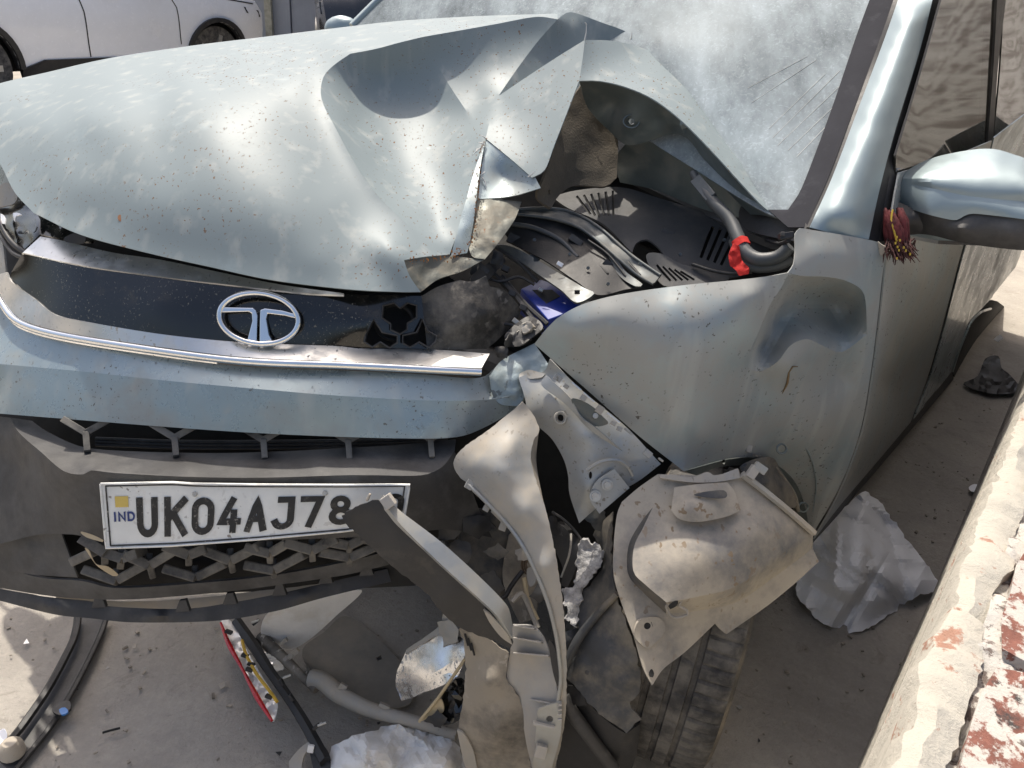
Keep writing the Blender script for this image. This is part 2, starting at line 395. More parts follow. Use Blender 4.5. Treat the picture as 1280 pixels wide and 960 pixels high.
m_dash = mk('dashboard_grey', (.09, .09, .094), .7)
m_plate = mk('number_plate_white', (.70, .70, .66), .45, 0, .1, dust=.22, dcol=(.45, .40, .32), dsc=25, fleck=.35, fcol=(.2, .17, .14), fsc=120, bump=.05, bsc=60)
m_ink = mk('number_plate_black', (.012, .012, .012), .5, 0, 0, dust=.25, dcol=(.3, .27, .22), dsc=60, fleck=.4, fcol=(.45, .42, .37), fsc=200)
m_inkb = mk('number_plate_blue', (.02, .04, .16), .5)
m_holo = mk('hologram_yellow', (.60, .45, .12), .4, .3)
m_scuffw = mk('primer_white_scrape', (.65, .64, .6), .7)
m_pavedebris = mk('dry_leaf_bit', (.42, .34, .22), .8)

def glass_mat(name, tint, dustamt, dlo, dhi, dcol, streaky=True, refl=1.0):
    m = bpy.data.materials.new(name); m.use_nodes = True; nt = m.node_tree; N = nt.nodes; L = nt.links
    N.remove(N['Principled BSDF']); out = N['Material Output']
    tr = N.new('ShaderNodeBsdfTransparent'); tr.inputs[0].default_value = tuple(tint) + (1,)
    gl = N.new('ShaderNodeBsdfGlossy'); gl.inputs['Roughness'].default_value = .3 if streaky else .03; gl.inputs[0].default_value = (.07, .075, .08, 1) if streaky else (1, 1, 1, 1)
    fr = N.new('ShaderNodeFresnel'); fr.inputs[0].default_value = 1.5
    m1 = N.new('ShaderNodeMixShader'); L.new(fr.outputs[0], m1.inputs[0]); L.new(tr.outputs[0], m1.inputs[1]); L.new(gl.outputs[0], m1.inputs[2])
    df = N.new('ShaderNodeBsdfDiffuse'); df.inputs[0].default_value = tuple(dcol) + (1,)
    tl = N.new('ShaderNodeBsdfTranslucent'); tl.inputs[0].default_value = tuple(dcol) + (1,)
    ad = N.new('ShaderNodeMixShader'); ad.inputs[0].default_value = .35; L.new(df.outputs[0], ad.inputs[1]); L.new(tl.outputs[0], ad.inputs[2])
    tc = N.new('ShaderNodeTexCoord')
    n1 = N.new('ShaderNodeTexNoise'); n1.inputs['Scale'].default_value = 6.0; n1.inputs['Detail'].default_value = 10; n1.inputs['Roughness'].default_value = .72
    mp = N.new('ShaderNodeMapping'); mp.inputs['Scale'].default_value = (2.0, .7, 1.0)
    L.new(tc.outputs['Object'], mp.inputs[0]); L.new(mp.outputs[0], n1.inputs['Vector'])
    n2 = N.new('ShaderNodeTexNoise'); n2.inputs['Scale'].default_value = 75; n2.inputs['Detail'].default_value = 6; n2.inputs['Distortion'].default_value = 2.5
    L.new(tc.outputs['Object'], n2.inputs['Vector'])
    mr = N.new('ShaderNodeMapRange'); mr.inputs[1].default_value = .35; mr.inputs[2].default_value = .68; mr.inputs[3].default_value = dlo; mr.inputs[4].default_value = dhi
    L.new(n1.outputs[0], mr.inputs[0])
    mr2 = N.new('ShaderNodeMapRange'); mr2.inputs[1].default_value = .56; mr2.inputs[2].default_value = .66; mr2.inputs[3].default_value = 0; mr2.inputs[4].default_value = dustamt
    L.new(n2.outputs[0], mr2.inputs[0])
    a = N.new('ShaderNodeMath'); a.operation = 'ADD'; a.use_clamp = True; L.new(mr.outputs[0], a.inputs[0]); L.new(mr2.outputs[0], a.inputs[1])
    m2 = N.new('ShaderNodeMixShader'); L.new(a.outputs[0], m2.inputs[0]); L.new(m1.outputs[0], m2.inputs[1]); L.new(ad.outputs[0], m2.inputs[2])
    L.new(m2.outputs[0], out.inputs[0])
    return m
m_wind = glass_mat('dusty_glare_windshield_glass', (.92, .96, .95), .14, .24, .62, (.74, .82, .85))  # dust film whose bluish white also paints the glare on the glass
m_side = glass_mat('tinted_side_glass', (.22, .25, .24), .06, .02, .12, (.4, .38, .34), False)
m_lens = glass_mat('headlamp_lens', (.8, .8, .78), .3, .2, .7, (.5, .45, .36))
# ------------------------------------------------------------------ ground
def ground_mat():
    m = bpy.data.materials.new('dusty_concrete_ground'); m.use_nodes = True; nt = m.node_tree; N = nt.nodes; L = nt.links; bs = N['Principled BSDF']
    tc = N.new('ShaderNodeTexCoord')
    def nz(sc, det, ro, dist=0):
        n = N.new('ShaderNodeTexNoise'); n.inputs['Scale'].default_value = sc; n.inputs['Detail'].default_value = det; n.inputs['Roughness'].default_value = ro; n.inputs['Distortion'].default_value = dist
        L.new(tc.outputs['Object'], n.inputs['Vector']); return n.outputs[0]
    def ramp(x, stops):
        r = N.new('ShaderNodeValToRGB'); e = r.color_ramp.elements
        e[0].position, e[0].color = stops[0][0], stops[0][1] + (1,); e[1].position, e[1].color = stops[-1][0], stops[-1][1] + (1,)
        for p, c in stops[1:-1]: q = e.new(p); q.color = c + (1,)
        L.new(x, r.inputs[0]); return r.outputs[0]
    def mix(f, a, b, mode='MIX'):
        r = N.new('ShaderNodeMix'); r.data_type = 'RGBA'; r.blend_type = mode
        if isinstance(f, float): r.inputs[0].default_value = f
        else: L.new(f, r.inputs[0])
        L.new(a, r.inputs[6]); L.new(b, r.inputs[7]); return r.outputs[2]
    a = ramp(nz(3.0, 8, .65, .4), [(.3, (.28, .26, .232)), (.5, (.35, .325, .288)), (.7, (.42, .388, .34))])
    b = ramp(nz(70, 6, .7), [(.3, (.42, .42, .42)), (.55, (.5, .5, .5)), (.75, (.62, .61, .6))])
    c = mix(.55, a, b, 'OVERLAY')
    s = ramp(nz(14, 7, .75, 1.2), [(.57, (0, 0, 0)), (.66, (1, 1, 1))])
    dk = N.new('ShaderNodeRGB'); dk.outputs[0].default_value = (.2, .18, .15, 1)
    k = N.new('ShaderNodeMath'); k.operation = 'MULTIPLY'; k.inputs[1].default_value = .45; L.new(s, k.inputs[0])
    c = mix(k.outputs[0], c, dk.outputs[0])
    L.new(c, bs.inputs['Base Color']); bs.inputs['Roughness'].default_value = .95; bs.inputs['Specular IOR Level'].default_value = .2
    bp = N.new('ShaderNodeBump'); bp.inputs['Strength'].default_value = .7; bp.inputs['Distance'].default_value = .006
    L.new(nz(95, 8, .7, .5), bp.inputs['Height']); L.new(bp.outputs[0], bs.inputs['Normal'])
    return m
m_ground = ground_mat()
def axis(lo, hi, flo, fhi, st):
    a = [lo + (flo - lo) * i / 10 for i in range(10)]; n = int((fhi - flo) / st)
    return a + [flo + (fhi - flo) * i / n for i in range(n + 1)] + [fhi + (hi - fhi) * (i + 1) / 10 for i in range(10)]
gx = axis(-120, 120, -1.8, 2.4, .03); gy = axis(-60, 180, .2, 3.6, .03)
gv = []
for y_ in gy:
    for x_ in gx:
        near = 1.0 if -1.9 < x_ < 2.5 and .1 < y_ < 3.7 else 0
        gv.append(Vector((x_, y_, near * .006 * (noise.noise(Vector((x_ * 5, y_ * 5, 2))) + .5 * noise.noise(Vector((x_ * 17, y_ * 17, 5)))) - .004)))
nx = len(gx)
gf = [(j * nx + i, j * nx + i + 1, (j + 1) * nx + i + 1, (j + 1) * nx + i) for j in range(len(gy) - 1) for i in range(nx - 1)]
obj('ground', gv, gf, m_ground, smooth=180, kind='structure')
# loose grit
gr = []
for i in range(2400):
    p = Vector((random.uniform(-1.4, 2.1), random.uniform(.55, 3.2), 0)); s_ = random.choice([.0008, .001, .0013, .0018, .0028]) * random.uniform(.6, 1.3)
    a = random.uniform(0, 6.28); ax = (Vector((math.cos(a), math.sin(a), 0)), Vector((-math.sin(a), math.cos(a), .2)), Vector((0, 0, 1)))
    gr.append(box_geo(p + Vector((0, 0, s_ * .3)), ax, (s_ * random.uniform(.8, 2.2), s_ * random.uniform(.6, 1.2), s_ * .6)))
v, f = join_geo(gr); obj('gravel', v, f, mk('grit', (.26, .23, .19), .9, var=.6, vsc=40), label='scattered grit and crumbs on the dusty ground', cat='gravel', kind='stuff')

# ------------------------------------------------------------------ brick wall along the right
WA = G(1100, 960, .8); WB = G(1281, 488, .8); WT = (WB - WA); WT.z = 0; WLEN = WT.length; WT.normalize(); WNR = Vector((WT.y, -WT.x, 0))    # WNR points away from the car
def wall_mat(name, brickcol, paint, thr, wcol=(.66, .62, .54), sc=18):
    m = bpy.data.materials.new(name); m.use_nodes = True; nt = m.node_tree; N = nt.nodes; L = nt.links; bs = N['Principled BSDF']; tc = N.new('ShaderNodeTexCoord')
    def nz(s_, det, ro, off=0):
        mp = N.new('ShaderNodeMapping'); mp.inputs['Location'].default_value = (off, off, off); L.new(tc.outputs['Object'], mp.inputs[0])
        n = N.new('ShaderNodeTexNoise'); n.inputs['Scale'].default_value = s_; n.inputs['Detail'].default_value = det; n.inputs['Roughness'].default_value = ro; L.new(mp.outputs[0], n.inputs['Vector']); return n.outputs[0]
    def rng(x, a, b):
        r = N.new('ShaderNodeMapRange'); r.inputs[1].default_value = a; r.inputs[2].default_value = b; L.new(x, r.inputs[0]); return r.outputs[0]
    def mx(f_, a, b):
        r = N.new('ShaderNodeMix'); r.data_type = 'RGBA'; L.new(f_, r.inputs[0])
        for s_, i_ in ((a, 6), (b, 7)):
            if isinstance(s_, tuple): r.inputs[i_].default_value = s_ + (1,)
            else: L.new(s_, r.inputs[i_])
        return r.outputs[2]
    c = mx(rng(nz(30, 6, .7), .3, .7), tuple(q * .6 for q in brickcol), tuple(q * 1.3 for q in brickcol))
    c = mx(rng(nz(22, 6, .7, 9), .58, .66), c, (.05, .045, .042))
    c = mx(rng(nz(sc, 8, .7, 4), thr, thr + .05), c, wcol)
    L.new(c, bs.inputs['Base Color']); bs.inputs['Roughness'].default_value = .95
    bp = N.new('ShaderNodeBump'); bp.inputs['Strength'].default_value = .9; bp.inputs['Distance'].default_value = .006; L.new(nz(45, 8, .75), bp.inputs['Height']); L.new(bp.outputs[0], bs.inputs['Normal'])
    return m
m_brick = wall_mat('flaking_red_brick', (.22, .09, .065), True, .455, (.50, .47, .42), 34)
m_plaster = wall_mat('cream_plaster', (.36, .20, .14), True, .35, (.47, .44, .375), 22)
m_mortar = wall_mat('dirty_mortar', (.15, .12, .105), True, .43, (.50, .475, .43), 40)
m_white_wash = wall_mat('whitewashed_brick', (.20, .17, .15), True, .45, (.46, .44, .41), 22)
wall = empty('brick_wall', WA + WT * .3 + WNR * .12 - Vector((0, 0, .8)), 'low broken brick wall with flaking cream plaster beside the wrecked car', 'wall')
def wp(s, t, z): return WA + WT * s + WNR * t + Vector((0, 0, z - .8))
S0, S1 = -1.6, WLEN + .05
def wbox(name, s0, s1, t0, t1, z0, z1, mat, **kw):
    V = [wp(s, t, z) for z in (z0, z1) for t in (t0, t1) for s in (s0, s1)]
    return fix(obj(name, V, [(0, 2, 3, 1), (4, 5, 7, 6), (0, 1, 5, 4), (2, 6, 7, 3), (0, 4, 6, 2), (1, 3, 7, 5)], mat, wall, **kw))
wbox('mortar_core', S0, S1, .036, .28, 0, .772, m_mortar)
# plaster skin: ragged upper edge, a strip with depth
V, F = [], []; ns = 260
for i in range(ns + 1):
    s = S0 + (S1 - S0) * i / ns
    e = .004 * noise.noise(Vector((s * 170, 8, 0))) + .010 * noise.noise(Vector((s * 9, 1, 0))) + .006 * noise.noise(Vector((s * 31, 4, 0))) + .004 * noise.noise(Vector((s * 80, 4, 0)))
    z1 = .80 + .012 * noise.noise(Vector((s * 12, 7, 0))) + .006 * noise.noise(Vector((s * 47, 7, 0)))
    t1 = .046 + .012 * noise.noise(Vector((s * 14, 9, 0))) + .006 * noise.noise(Vector((s * 60, 3, 0)))
    V += [wp(s, e - .004, 0), wp(s, e, z1 - .02), wp(s, e + .006, z1 - .004), wp(s, (e + t1) / 2, z1 + .002 + .003 * noise.noise(Vector((s * 70, 2, 1)))), wp(s, t1, z1 - .006), wp(s, t1 + .002, .74)]
for i in range(ns):
    for k in range(5): a = i * 6 + k; F.append((a, a + 1, a + 7, a + 6))
fix(obj('plaster_coat', V, F, m_plaster, wall, smooth=40))
V, F = [], []; ns, nt2 = 420, 30
for i in range(ns + 1):
    for j in range(nt2 + 1):
        s = S0 + (S1 - S0) * i / ns; t = .04 + .24 * j / nt2
        V.append(wp(s, t, .789 + .022 * noise.noise(Vector((s * 11, t * 11, 5))) + .012 * noise.noise(Vector((s * 30, t * 30, 2))) + .005 * noise.noise(Vector((s * 90, t * 90, 2)))))
for i in range(ns):
    for j in range(nt2): a = i * (nt2 + 1) + j; F.append((a, a + 1, a + nt2 + 2, a + nt2 + 1))
fix(obj('mortar_crust', V, F, m_mortar, wall, smooth=60))
def brick_mesh(seed):
    bm = bmesh.new(); bmesh.ops.create_cube(bm, size=1); bmesh.ops.subdivide_edges(bm, edges=bm.edges, cuts=3, use_grid_fill=True)
    for v_ in bm.verts:
        q = v_.co * 3 + Vector((seed * 3.1, 0, 0)); v_.co.x *= .215; v_.co.y *= .10; v_.co.z *= .07
        v_.co += noise.noise_vector(q * 1.2) * .006 + noise.noise_vector(q * 4) * .002
        if abs(v_.co.x) > .098 and abs(v_.co.y) > .04: v_.co.x *= .96; v_.co.y *= .92
    me = bpy.data.meshes.new('brick'); bm.to_mesh(me); bm.free(); me.materials.append(m_brick); me.shade_smooth(); me.set_sharp_from_angle(angle=math.radians(50)); return me
bmeshes = [brick_mesh(i) for i in range(6)]
rot = math.atan2(WT.y, WT.x); org = wall.location
for row, t in enumerate((.105, .222)):
    s = S0 + .1 + row * .11; i = 0
    while s < S1 - .1:
        o = bpy.data.objects.new('brick', random.choice(bmeshes)); col.objects.link(o); o.parent = wall
        o.location = wp(s, t, .765 + random.uniform(-.006, .010)) - org; o.rotation_euler = (random.uniform(-.04, .04), random.uniform(-.03, .03), rot + random.uniform(-.03, .03))
        s += .228; i += 1
# the taller stretch further back (mirrored in the car's side windows)
tall = empty('brick_wall', wp(S1 + 3, .12, 0), 'tall whitewashed brick wall mirrored in the side windows of the wrecked car', 'wall')
V = [wp(s, t, z) for z in (0, 3.0) for t in (.0, .26) for s in (S1 + .012, S1 + 7)]
o = fix(obj('masonry', V, [(0, 2, 3, 1), (4, 5, 7, 6), (0, 1, 5, 4), (2, 6, 7, 3), (0, 4, 6, 2), (1, 3, 7, 5)], m_white_wash, tall))

# ------------------------------------------------------------------ background: panel wall and parked cars
m_conc = mk('grey_sheet_panel', (.36, .36, .37), .7, .1, 0, var=.15, vsc=1.5, streak=.25)
bw = empty('panel_wall', (-2.6, 12.6, -.0), 'grey panel boundary wall behind the parked white car', 'wall')
pm = None
for i in range(30):
    x0 = -14 + i * .62
    if pm is None:
        v, f = box_geo((0, 0, 1.5), ((1, 0, 0), (0, 1, 0), (0, 0, 1)), (.304, .03, 1.5))
        me = bpy.data.meshes.new('wall_panel'); me.from_pydata(v, [], f); me.materials.append(m_conc); pm = me
    o = bpy.data.objects.new('wall_panel', pm); col.objects.link(o); o.parent = bw; o.location = (x0 + 2.6, .04 * (i % 2), 0)
v, f = box_geo((-5, 12.72, 1.2), ((1, 0, 0), (0, 1, 0), (0, 0, 1)), (9.6, .04, 1.2)); fix(obj('backing', v, f, mk('wall_backing', (.3, .3, .3), .9), bw))
for px in (336, 250):
    d = 12.5 / ray(px, 20).y; p = W(px, 20, d)
    v, f = box_geo((p.x, 12.5, 1.3), ((1, 0, 0), (0, 1, 0), (0, 0, 1)), (.05, .04, 1.3)); fix(obj('wall_post', v, f, mk('rusty_post', (.42, .38, .28), .8, var=.3), bw))

def parked_car(P0, F, paint, label, name, marks=True):
    """side profile in (u, z) about the rear wheel; N points at the viewer"""
    F = Vector(F).normalized(); N_ = Vector((F.y, -F.x, 0)); wdt = 1.75; P0 = Vector(P0); P0.z = 0
    root = empty(name, P0 + F * 1.3 - N_ * wdt / 2, label, 'car')
    def Q(u, z, t=0): return P0 + F * u + Vector((0, 0, z)) + N_ * t
    def bulge(u, z):
        b = .035 * math.exp(-((z - .78) / .22) ** 2) - .06 * max(0, (z - .95)) - .05 * max(0, .45 - z)
        if u > 2.9: b -= .5 * (u - 2.9) ** 2
        if u < -.4: b -= .35 * (u + .4) ** 2
        return b
    def arch(uc, r=.385): return [(uc + r * math.cos(a), .33 + r * math.sin(a), 0) for a in [math.pi - math.pi * k / 14 for k in range(15)]]
    out = [(-.78, .45, 0), (-.45, .36, 0)] + arch(0) + [(.55, .30, 0), (2.1, .30, 0)] + arch(2.62) + [(3.08, .35, 0), (3.38, .40, 0), (3.42, .62, 0), (3.40, .80, 0), (3.25, .93, 0), (2.6, 1.02, 0), (2.0, 1.06, 0), (1.0, 1.06, 0), (-.6, 1.08, 0), (-.8, .9, 0)]
    loop = [(u * 100, -z * 100) for u, z, _ in out]
    v2, tris = tri2d(loop, 9)
    near = [Q(x / 100, -y / 100, bulge(x / 100, -y / 100)) for x, y in v2]; far = [Q(x / 100, -y / 100, -wdt - bulge(x / 100, -y / 100)) for x, y in v2]
    n = len(near); V = near + far; Fc = list(tris) + [tuple(i + n for i in reversed(t)) for t in tris]
    top = [(u, z) for u, z, _ in out][-10:] + [out[0][:2]]
    b = len(V); K = 9
    for u, z in top:
        for k in range(K):
            t = k / (K - 1); c = .05 * math.sin(math.pi * t) if 1.9 < u < 3.3 else 0; fr = .12 * math.sin(math.pi * t) if u > 3.2 else 0
            bb = bulge(u, z); V.append(Q(u + fr, z + c, bb + (-wdt - 2 * bb) * t))
    for i in range(len(top) - 1):
        for k in range(K - 1): a = b + i * K + k; Fc.append((a, a + 1, a + K + 1, a + K))
    fix(obj('body', V, Fc, paint, root, smooth=40))
    # greenhouse
    prof = [(2.05, 1.05), (1.25, 1.58), (-.2, 1.6), (-.75, 1.06)]
    V = [Q(u, z, -.04 - (.16 if z > 1.2 else 0)) for u, z in prof] + [Q(u, z, -wdt + .04 + (.16 if z > 1.2 else 0)) for u, z in prof]
    fix(obj('cabin_glass', V, [(0, 1, 2, 3), (7, 6, 5, 4), (0, 4, 5, 1), (1, 5, 6, 2), (2, 6, 7, 3)], m_gloss, root))
    V = [Q(u, z + .012, t) for u, z in prof[1:3] for t in (-.18, -wdt + .18)] + [Q(u, z + .05, t) for u, z in ((1.1, 1.58), (-.1, 1.6)) for t in (-.3, -wdt + .3)]
    fix(obj('roof', V, [(0, 1, 5, 4), (2, 6, 7, 3), (0, 4, 6, 2), (1, 3, 7, 5), (4, 5, 7, 6)], paint, root, smooth=60))
    # black sill and arch trims
    sill = [Q(u, z, t) for u, t0 in ((.4, .01), (.62, .012), (1.9, .012), (2.25, .01)) for z, t in ((.24, t0 - .03), (.33 if u in (.4, 2.25) else .40, t0 + .012), (.33 if u in (.4, 2.25) else .40, t0 - .05))]
    fix(obj('sill_trim', sill, [(i * 3 + k, i * 3 + (k + 1) % 3, i * 3 + 3 + (k + 1) % 3, i * 3 + 3 + k) for i in range(3) for k in range(3)], m_blackd, root))
    for uc in (0, 2.62):
        ring = []
        for k in range(21):
            a = math.pi * k / 20
            for r_, t in ((.385, -.06), (.385, .03), (.43, .03), (.43, -.01)): u = uc + r_ * math.cos(a); z = .33 + r_ * math.sin(a); ring.append(Q(u, z, t + bulge(u, z)))
        fix(obj('arch_trim', ring, [(i * 4 + k, i * 4 + (k + 1) % 4, i * 4 + 4 + (k + 1) % 4, i * 4 + 4 + k) for i in range(20) for k in range(4)], m_blackd, root, smooth=40))
        for t0, nm in ((-.22, 'wheel'), (-wdt + .02, 'wheel')):
            V, Fw = [], []; pr = [(.20, -.02), (.24, .0), (.33, .0), (.34, .05), (.34, .16), (.33, .2), (.24, .2), (.20, .18), (.0, .15)]; S = 32
            for k in range(S):
                a = 2 * math.pi * k / S
                for r_, t in pr: V.append(Q(uc + r_ * math.cos(a), .34 + r_ * math.sin(a), t0 + t))
            for k in range(S):
                for i in range(len(pr) - 1): a, c = k * len(pr) + i, ((k + 1) % S) * len(pr) + i; Fw.append((a, a + 1, c + 1, c))
            w_ = fix(obj(nm, V, Fw, m_rubber, root, smooth=40))
            V, Fw = [], []
            for k in range(5):
                a = 2 * math.pi * k / 5
                v, f = box_geo(Q(uc + .12 * math.cos(a), .34 + .12 * math.sin(a), t0 + .19), (F * math.cos(a) + Vector((0, 0, 1)) * math.sin(a), -F * math.sin(a) + Vector((0, 0, 1)) * math.cos(a), N_), (.13, .025, .012)); bb = len(V); V += v; Fw += [tuple(i + bb for i in q) for q in f]
            obj('rim', V, Fw, m_bolt, w_)
        # dark inside of the arch
    fix(obj('underbody', [Q(u, z, t) for u in (-.5, 3.2) for z in (.28, .7) for t in (-.24, -wdt + .24)], [(0, 1, 3, 2), (4, 6, 7, 5), (0, 2, 6, 4), (1, 5, 7, 3), (0, 4, 5, 1), (2, 3, 7, 6)], m_dark, root))
    def seam(pts, nm='door_gap', w=.006, mat=m_dark, lift=.001):
        V = []; 
        for k, (u, z) in enumerate(pts):
            p = Vector(pts[min(k + 1, len(pts) - 1)]) - Vector(pts[max(k - 1, 0)]); q = Vector((-p.y, p.x)).normalized() * w
            for s_ in (-1, 1):
                uu, zz = u + q.x * s_, z + q.y * s_; V.append(Q(uu, zz, bulge(uu, zz) + lift + .002))
        obj(nm, V, [(2 * i, 2 * i + 1, 2 * i + 3, 2 * i + 2) for i in range(len(pts) - 1)], mat, root)
    def dense(p, n=10): return [tuple(Vector(p[i]).lerp(Vector(p[i + 1]), k / n)) for i in range(len(p) - 1) for k in range(n)] + [p[-1]]
    seam(dense([(1.0, 1.05), (1.06, .8), (1.08, .41)])); seam(dense([(1.98, 1.05), (2.1, .85), (2.13, .5)])); seam(dense([(2.0, .985), (2.5, .97), (3.2, .90)]))
    for u in (1.32, .22):
        v, f = box_geo(Q(u, .93, bulge(u, .93) + .008), (F, Vector((0, 0, 1)), N_), (.11, .017, .01)); fix(obj('door_handle', v, f, paint, root, bev=.006))
    V = [Q(u, z, t + bulge(u, z)) for u, z in ((3.02, .87), (3.3, .83), (3.34, .76), (3.06, .81)) for t in (.004, -.05)]
    fix(obj('headlight', V, [(0, 2, 4, 6), (1, 7, 5, 3), (0, 1, 3, 2), (2, 3, 5, 4), (4, 5, 7, 6), (6, 7, 1, 0)], m_gloss, root))
    v, f = box_geo(Q(1.85, 1.12, .14), (F, Vector((0, 0, 1)), N_), (.09, .07, .1)); fix(obj('wing_mirror', v, f, m_blackd, root, bev=.03))
    return root
parked_car((-4.63 - .12, 6.86 - .06, 0), (.45, .89, 0), m_white_car, 'white parked car with black wheel arch trim behind the crushed hood', 'parked_car')
bF = Vector((.1, -1.0, 0)).normalized(); bN = Vector((bF.y, -bF.x, 0)); bc = W(392, 14, 6.4); bc.z = 0
br_ = bc - 1.3 * (bF * 2.05 + bN * .86); bp_ = br_ - bF * 1.3 + bN * .875
bcar = parked_car(bp_, bF, m_black_car, 'black parked car whose corner shows above the far end of the crushed hood', 'parked_car'); bcar.scale = (1.3, 1.3, 1.3)
# ------------------------------------------------------------------ the wrecked car
CN = Vector((.8, -.6, 0)); CRR = Vector((.6, .8, 0))          # outward of the car's left side, towards its rear
car = empty('wrecked_car', (-.1, 2.0, 0), 'silver green hatchback with a crushed front corner, buckled hood and torn bumper', 'car')
S = 1   # sharp-corner flag
# --- hood: one skin of smooth fields that meet along the creases
HC = dict(
    left=[(42, 266, 1.35), (18, 240, 1.40), (0, 205, 1.47), (-25, 175, 1.55), (-45, 150, 1.62), (-40, 118, 1.70)],
    sil=[(-40, 118, 1.70), (0, 104, 1.74), (60, 90, 1.80), (140, 72, 1.82), (240, 57, 1.85), (330, 46, 1.86), (420, 35, 1.85), (500, 26, 1.83), (600, 20, 1.79), (697, 17, 1.74)],
    tip=[(697, 17, 1.74), (697, 24, 1.66)],
    tlA=[(697, 24, 1.66), (670, 21, 1.655), (620, 30, 1.63), (575, 38, 1.612), (529, 46, 1.595)],
    tlB=[(529, 46, 1.595), (500, 53, 1.585), (470, 61, 1.577), (438, 67, 1.57)],
    val=[(529, 46, 1.595), (545, 78, 1.615), (562, 107, 1.60), (588, 146, 1.55), (607, 173, 1.47)],
    ridge=[(438, 67, 1.57), (418, 81, 1.555), (404, 97, 1.52), (402, 124, 1.465), (420, 161, 1.418), (444, 205, 1.378), (470, 242, 1.352), (507, 279, 1.333), (540, 305, 1.33), (562, 318, 1.335)],
    foldA=[(562, 318, 1.335), (530, 321, 1.30), (505, 325, 1.27)],
    foldB=[(505, 325, 1.27), (512, 345, 1.268), (526, 365, 1.27)],
    front=[(526, 365, 1.27), (500, 365, 1.262), (430, 361, 1.245), (340, 350, 1.235), (260, 333, 1.24), (180, 315, 1.255), (100, 293, 1.29), (42, 266, 1.35)],
    c1=[(697, 24, 1.66), (672, 52, 1.65), (645, 88, 1.61), (623, 120, 1.555)],
    c2=[(623, 120, 1.555), (614, 145, 1.52), (607, 173, 1.47)],
    c3=[(607, 173, 1.47), (597, 205, 1.44), (583, 250, 1.395), (572, 290, 1.355), (562, 318, 1.335)],
    cr=[(697, 24, 1.66), (708, 16, 1.69), (719, 16, 1.70), (752, 28, 1.70), (786, 41, 1.70), (818, 62, 1.68)],
    cb=[(818, 62, 1.68), (780, 66, 1.705), (740, 70, 1.70), (700, 92, 1.665), (655, 114, 1.61), (623, 120, 1.555)],
    dt=[(623, 120, 1.555), (660, 95, 1.54), (700, 69, 1.52), (731, 50, 1.505)],
    de=[(731, 50, 1.505), (728, 75, 1.487), (724, 101, 1.467)],
    dr=[(724, 101, 1.467), (709, 140, 1.446), (693, 181, 1.428), (681, 212, 1.415), (665, 222, 1.415)],
    db=[(665, 222, 1.415), (640, 200, 1.435), (607, 173, 1.47)],
    eo=[(731, 50, 1.505), (765, 51, 1.57), (800, 59, 1.635), (835, 75, 1.635), (868, 98, 1.61), (892, 127, 1.575), (915, 165, 1.52), (945, 215, 1.445), (977, 274, 1.362)],
    ei=[(977, 274, 1.36), (955, 259, 1.362), (930, 233, 1.375), (890, 189, 1.40), (850, 149, 1.43), (815, 123, 1.45), (780, 108, 1.47), (748, 101, 1.472), (724, 101, 1.467)],
)
hood = panels('hood', [m_hood, m_hood], car, HC, [
    (['sil', 'tip', 'tlA', 'tlB', 'ridge', 'foldA', 'foldB', 'front', 'left'],
     [(100, 180, 1.385), (200, 180, 1.33), (300, 175, 1.325), (375, 185, 1.36), (200, 225, 1.282), (300, 215, 1.283), (300, 262, 1.252), (200, 255, 1.262), (360, 272, 1.26), (370, 225, 1.305), (440, 300, 1.286), (478, 288, 1.305), (487, 310, 1.27), (470, 335, 1.27), (420, 250, 1.318), (100, 235, 1.32), (60, 160, 1.46), (110, 140, 1.445), (200, 130, 1.43), (300, 130, 1.40), (360, 125, 1.44), (150, 108, 1.55), (230, 98, 1.53), (300, 98, 1.50), (370, 92, 1.52),
      (150, 88, 1.70), (300, 70, 1.67), (420, 55, 1.66), (520, 36, 1.69), (600, 27, 1.69), (110, 268, 1.30), (190, 285, 1.258), (280, 305, 1.243), (400, 325, 1.25), (340, 310, 1.244)], 0, .03),
    (['tlA', 'val', '-c2', '-c1'], [(620, 75, 1.62), (600, 120, 1.58)], 1),
    (['tlB', 'ridge', '-c3', '-val'],
     [(425, 120, 1.53), (450, 125, 1.575), (445, 160, 1.50), (470, 165, 1.535), (475, 205, 1.46), (500, 120, 1.61), (505, 165, 1.56), (530, 190, 1.52), (500, 235, 1.43), (520, 240, 1.435), (560, 230, 1.452), (545, 280, 1.378), (480, 88, 1.605), (540, 130, 1.605), (440, 90, 1.58)], 1, .01),
    (['cr', 'cb', '-c1'], [(730, 40, 1.70), (690, 62, 1.67)], 1),
    (['dt', 'de', 'dr', 'db', '-c2'], [(670, 140, 1.483), (690, 110, 1.492), (650, 120, 1.52), (650, 180, 1.455)], 1),
    (['eo', 'ei', '-de'], [(770, 78, 1.535), (830, 105, 1.53), (880, 150, 1.485), (925, 205, 1.425)], 1),
], step=7, thick=.0022, smooth=17)
panel('fold_face', m_paint, hood, [(608, 174, 1.472, S), (640, 200, 1.438), (668, 220, 1.418, S), (676, 235, 1.41, S), (640, 245, 1.42), (598, 249, 1.415, S), (602, 210, 1.445)], [(630, 220, 1.45)], 5)
panel('fold_strip', m_paint, hood, [(607, 174, 1.466, S), (601, 205, 1.432), (597, 234, 1.405), (593, 270, 1.378), (588, 300, 1.357), (584, 316, 1.345, S), (564, 320, 1.33, S), (569, 300, 1.343), (581, 255, 1.385), (596, 205, 1.435)], [(583, 285, 1.36)], 4)
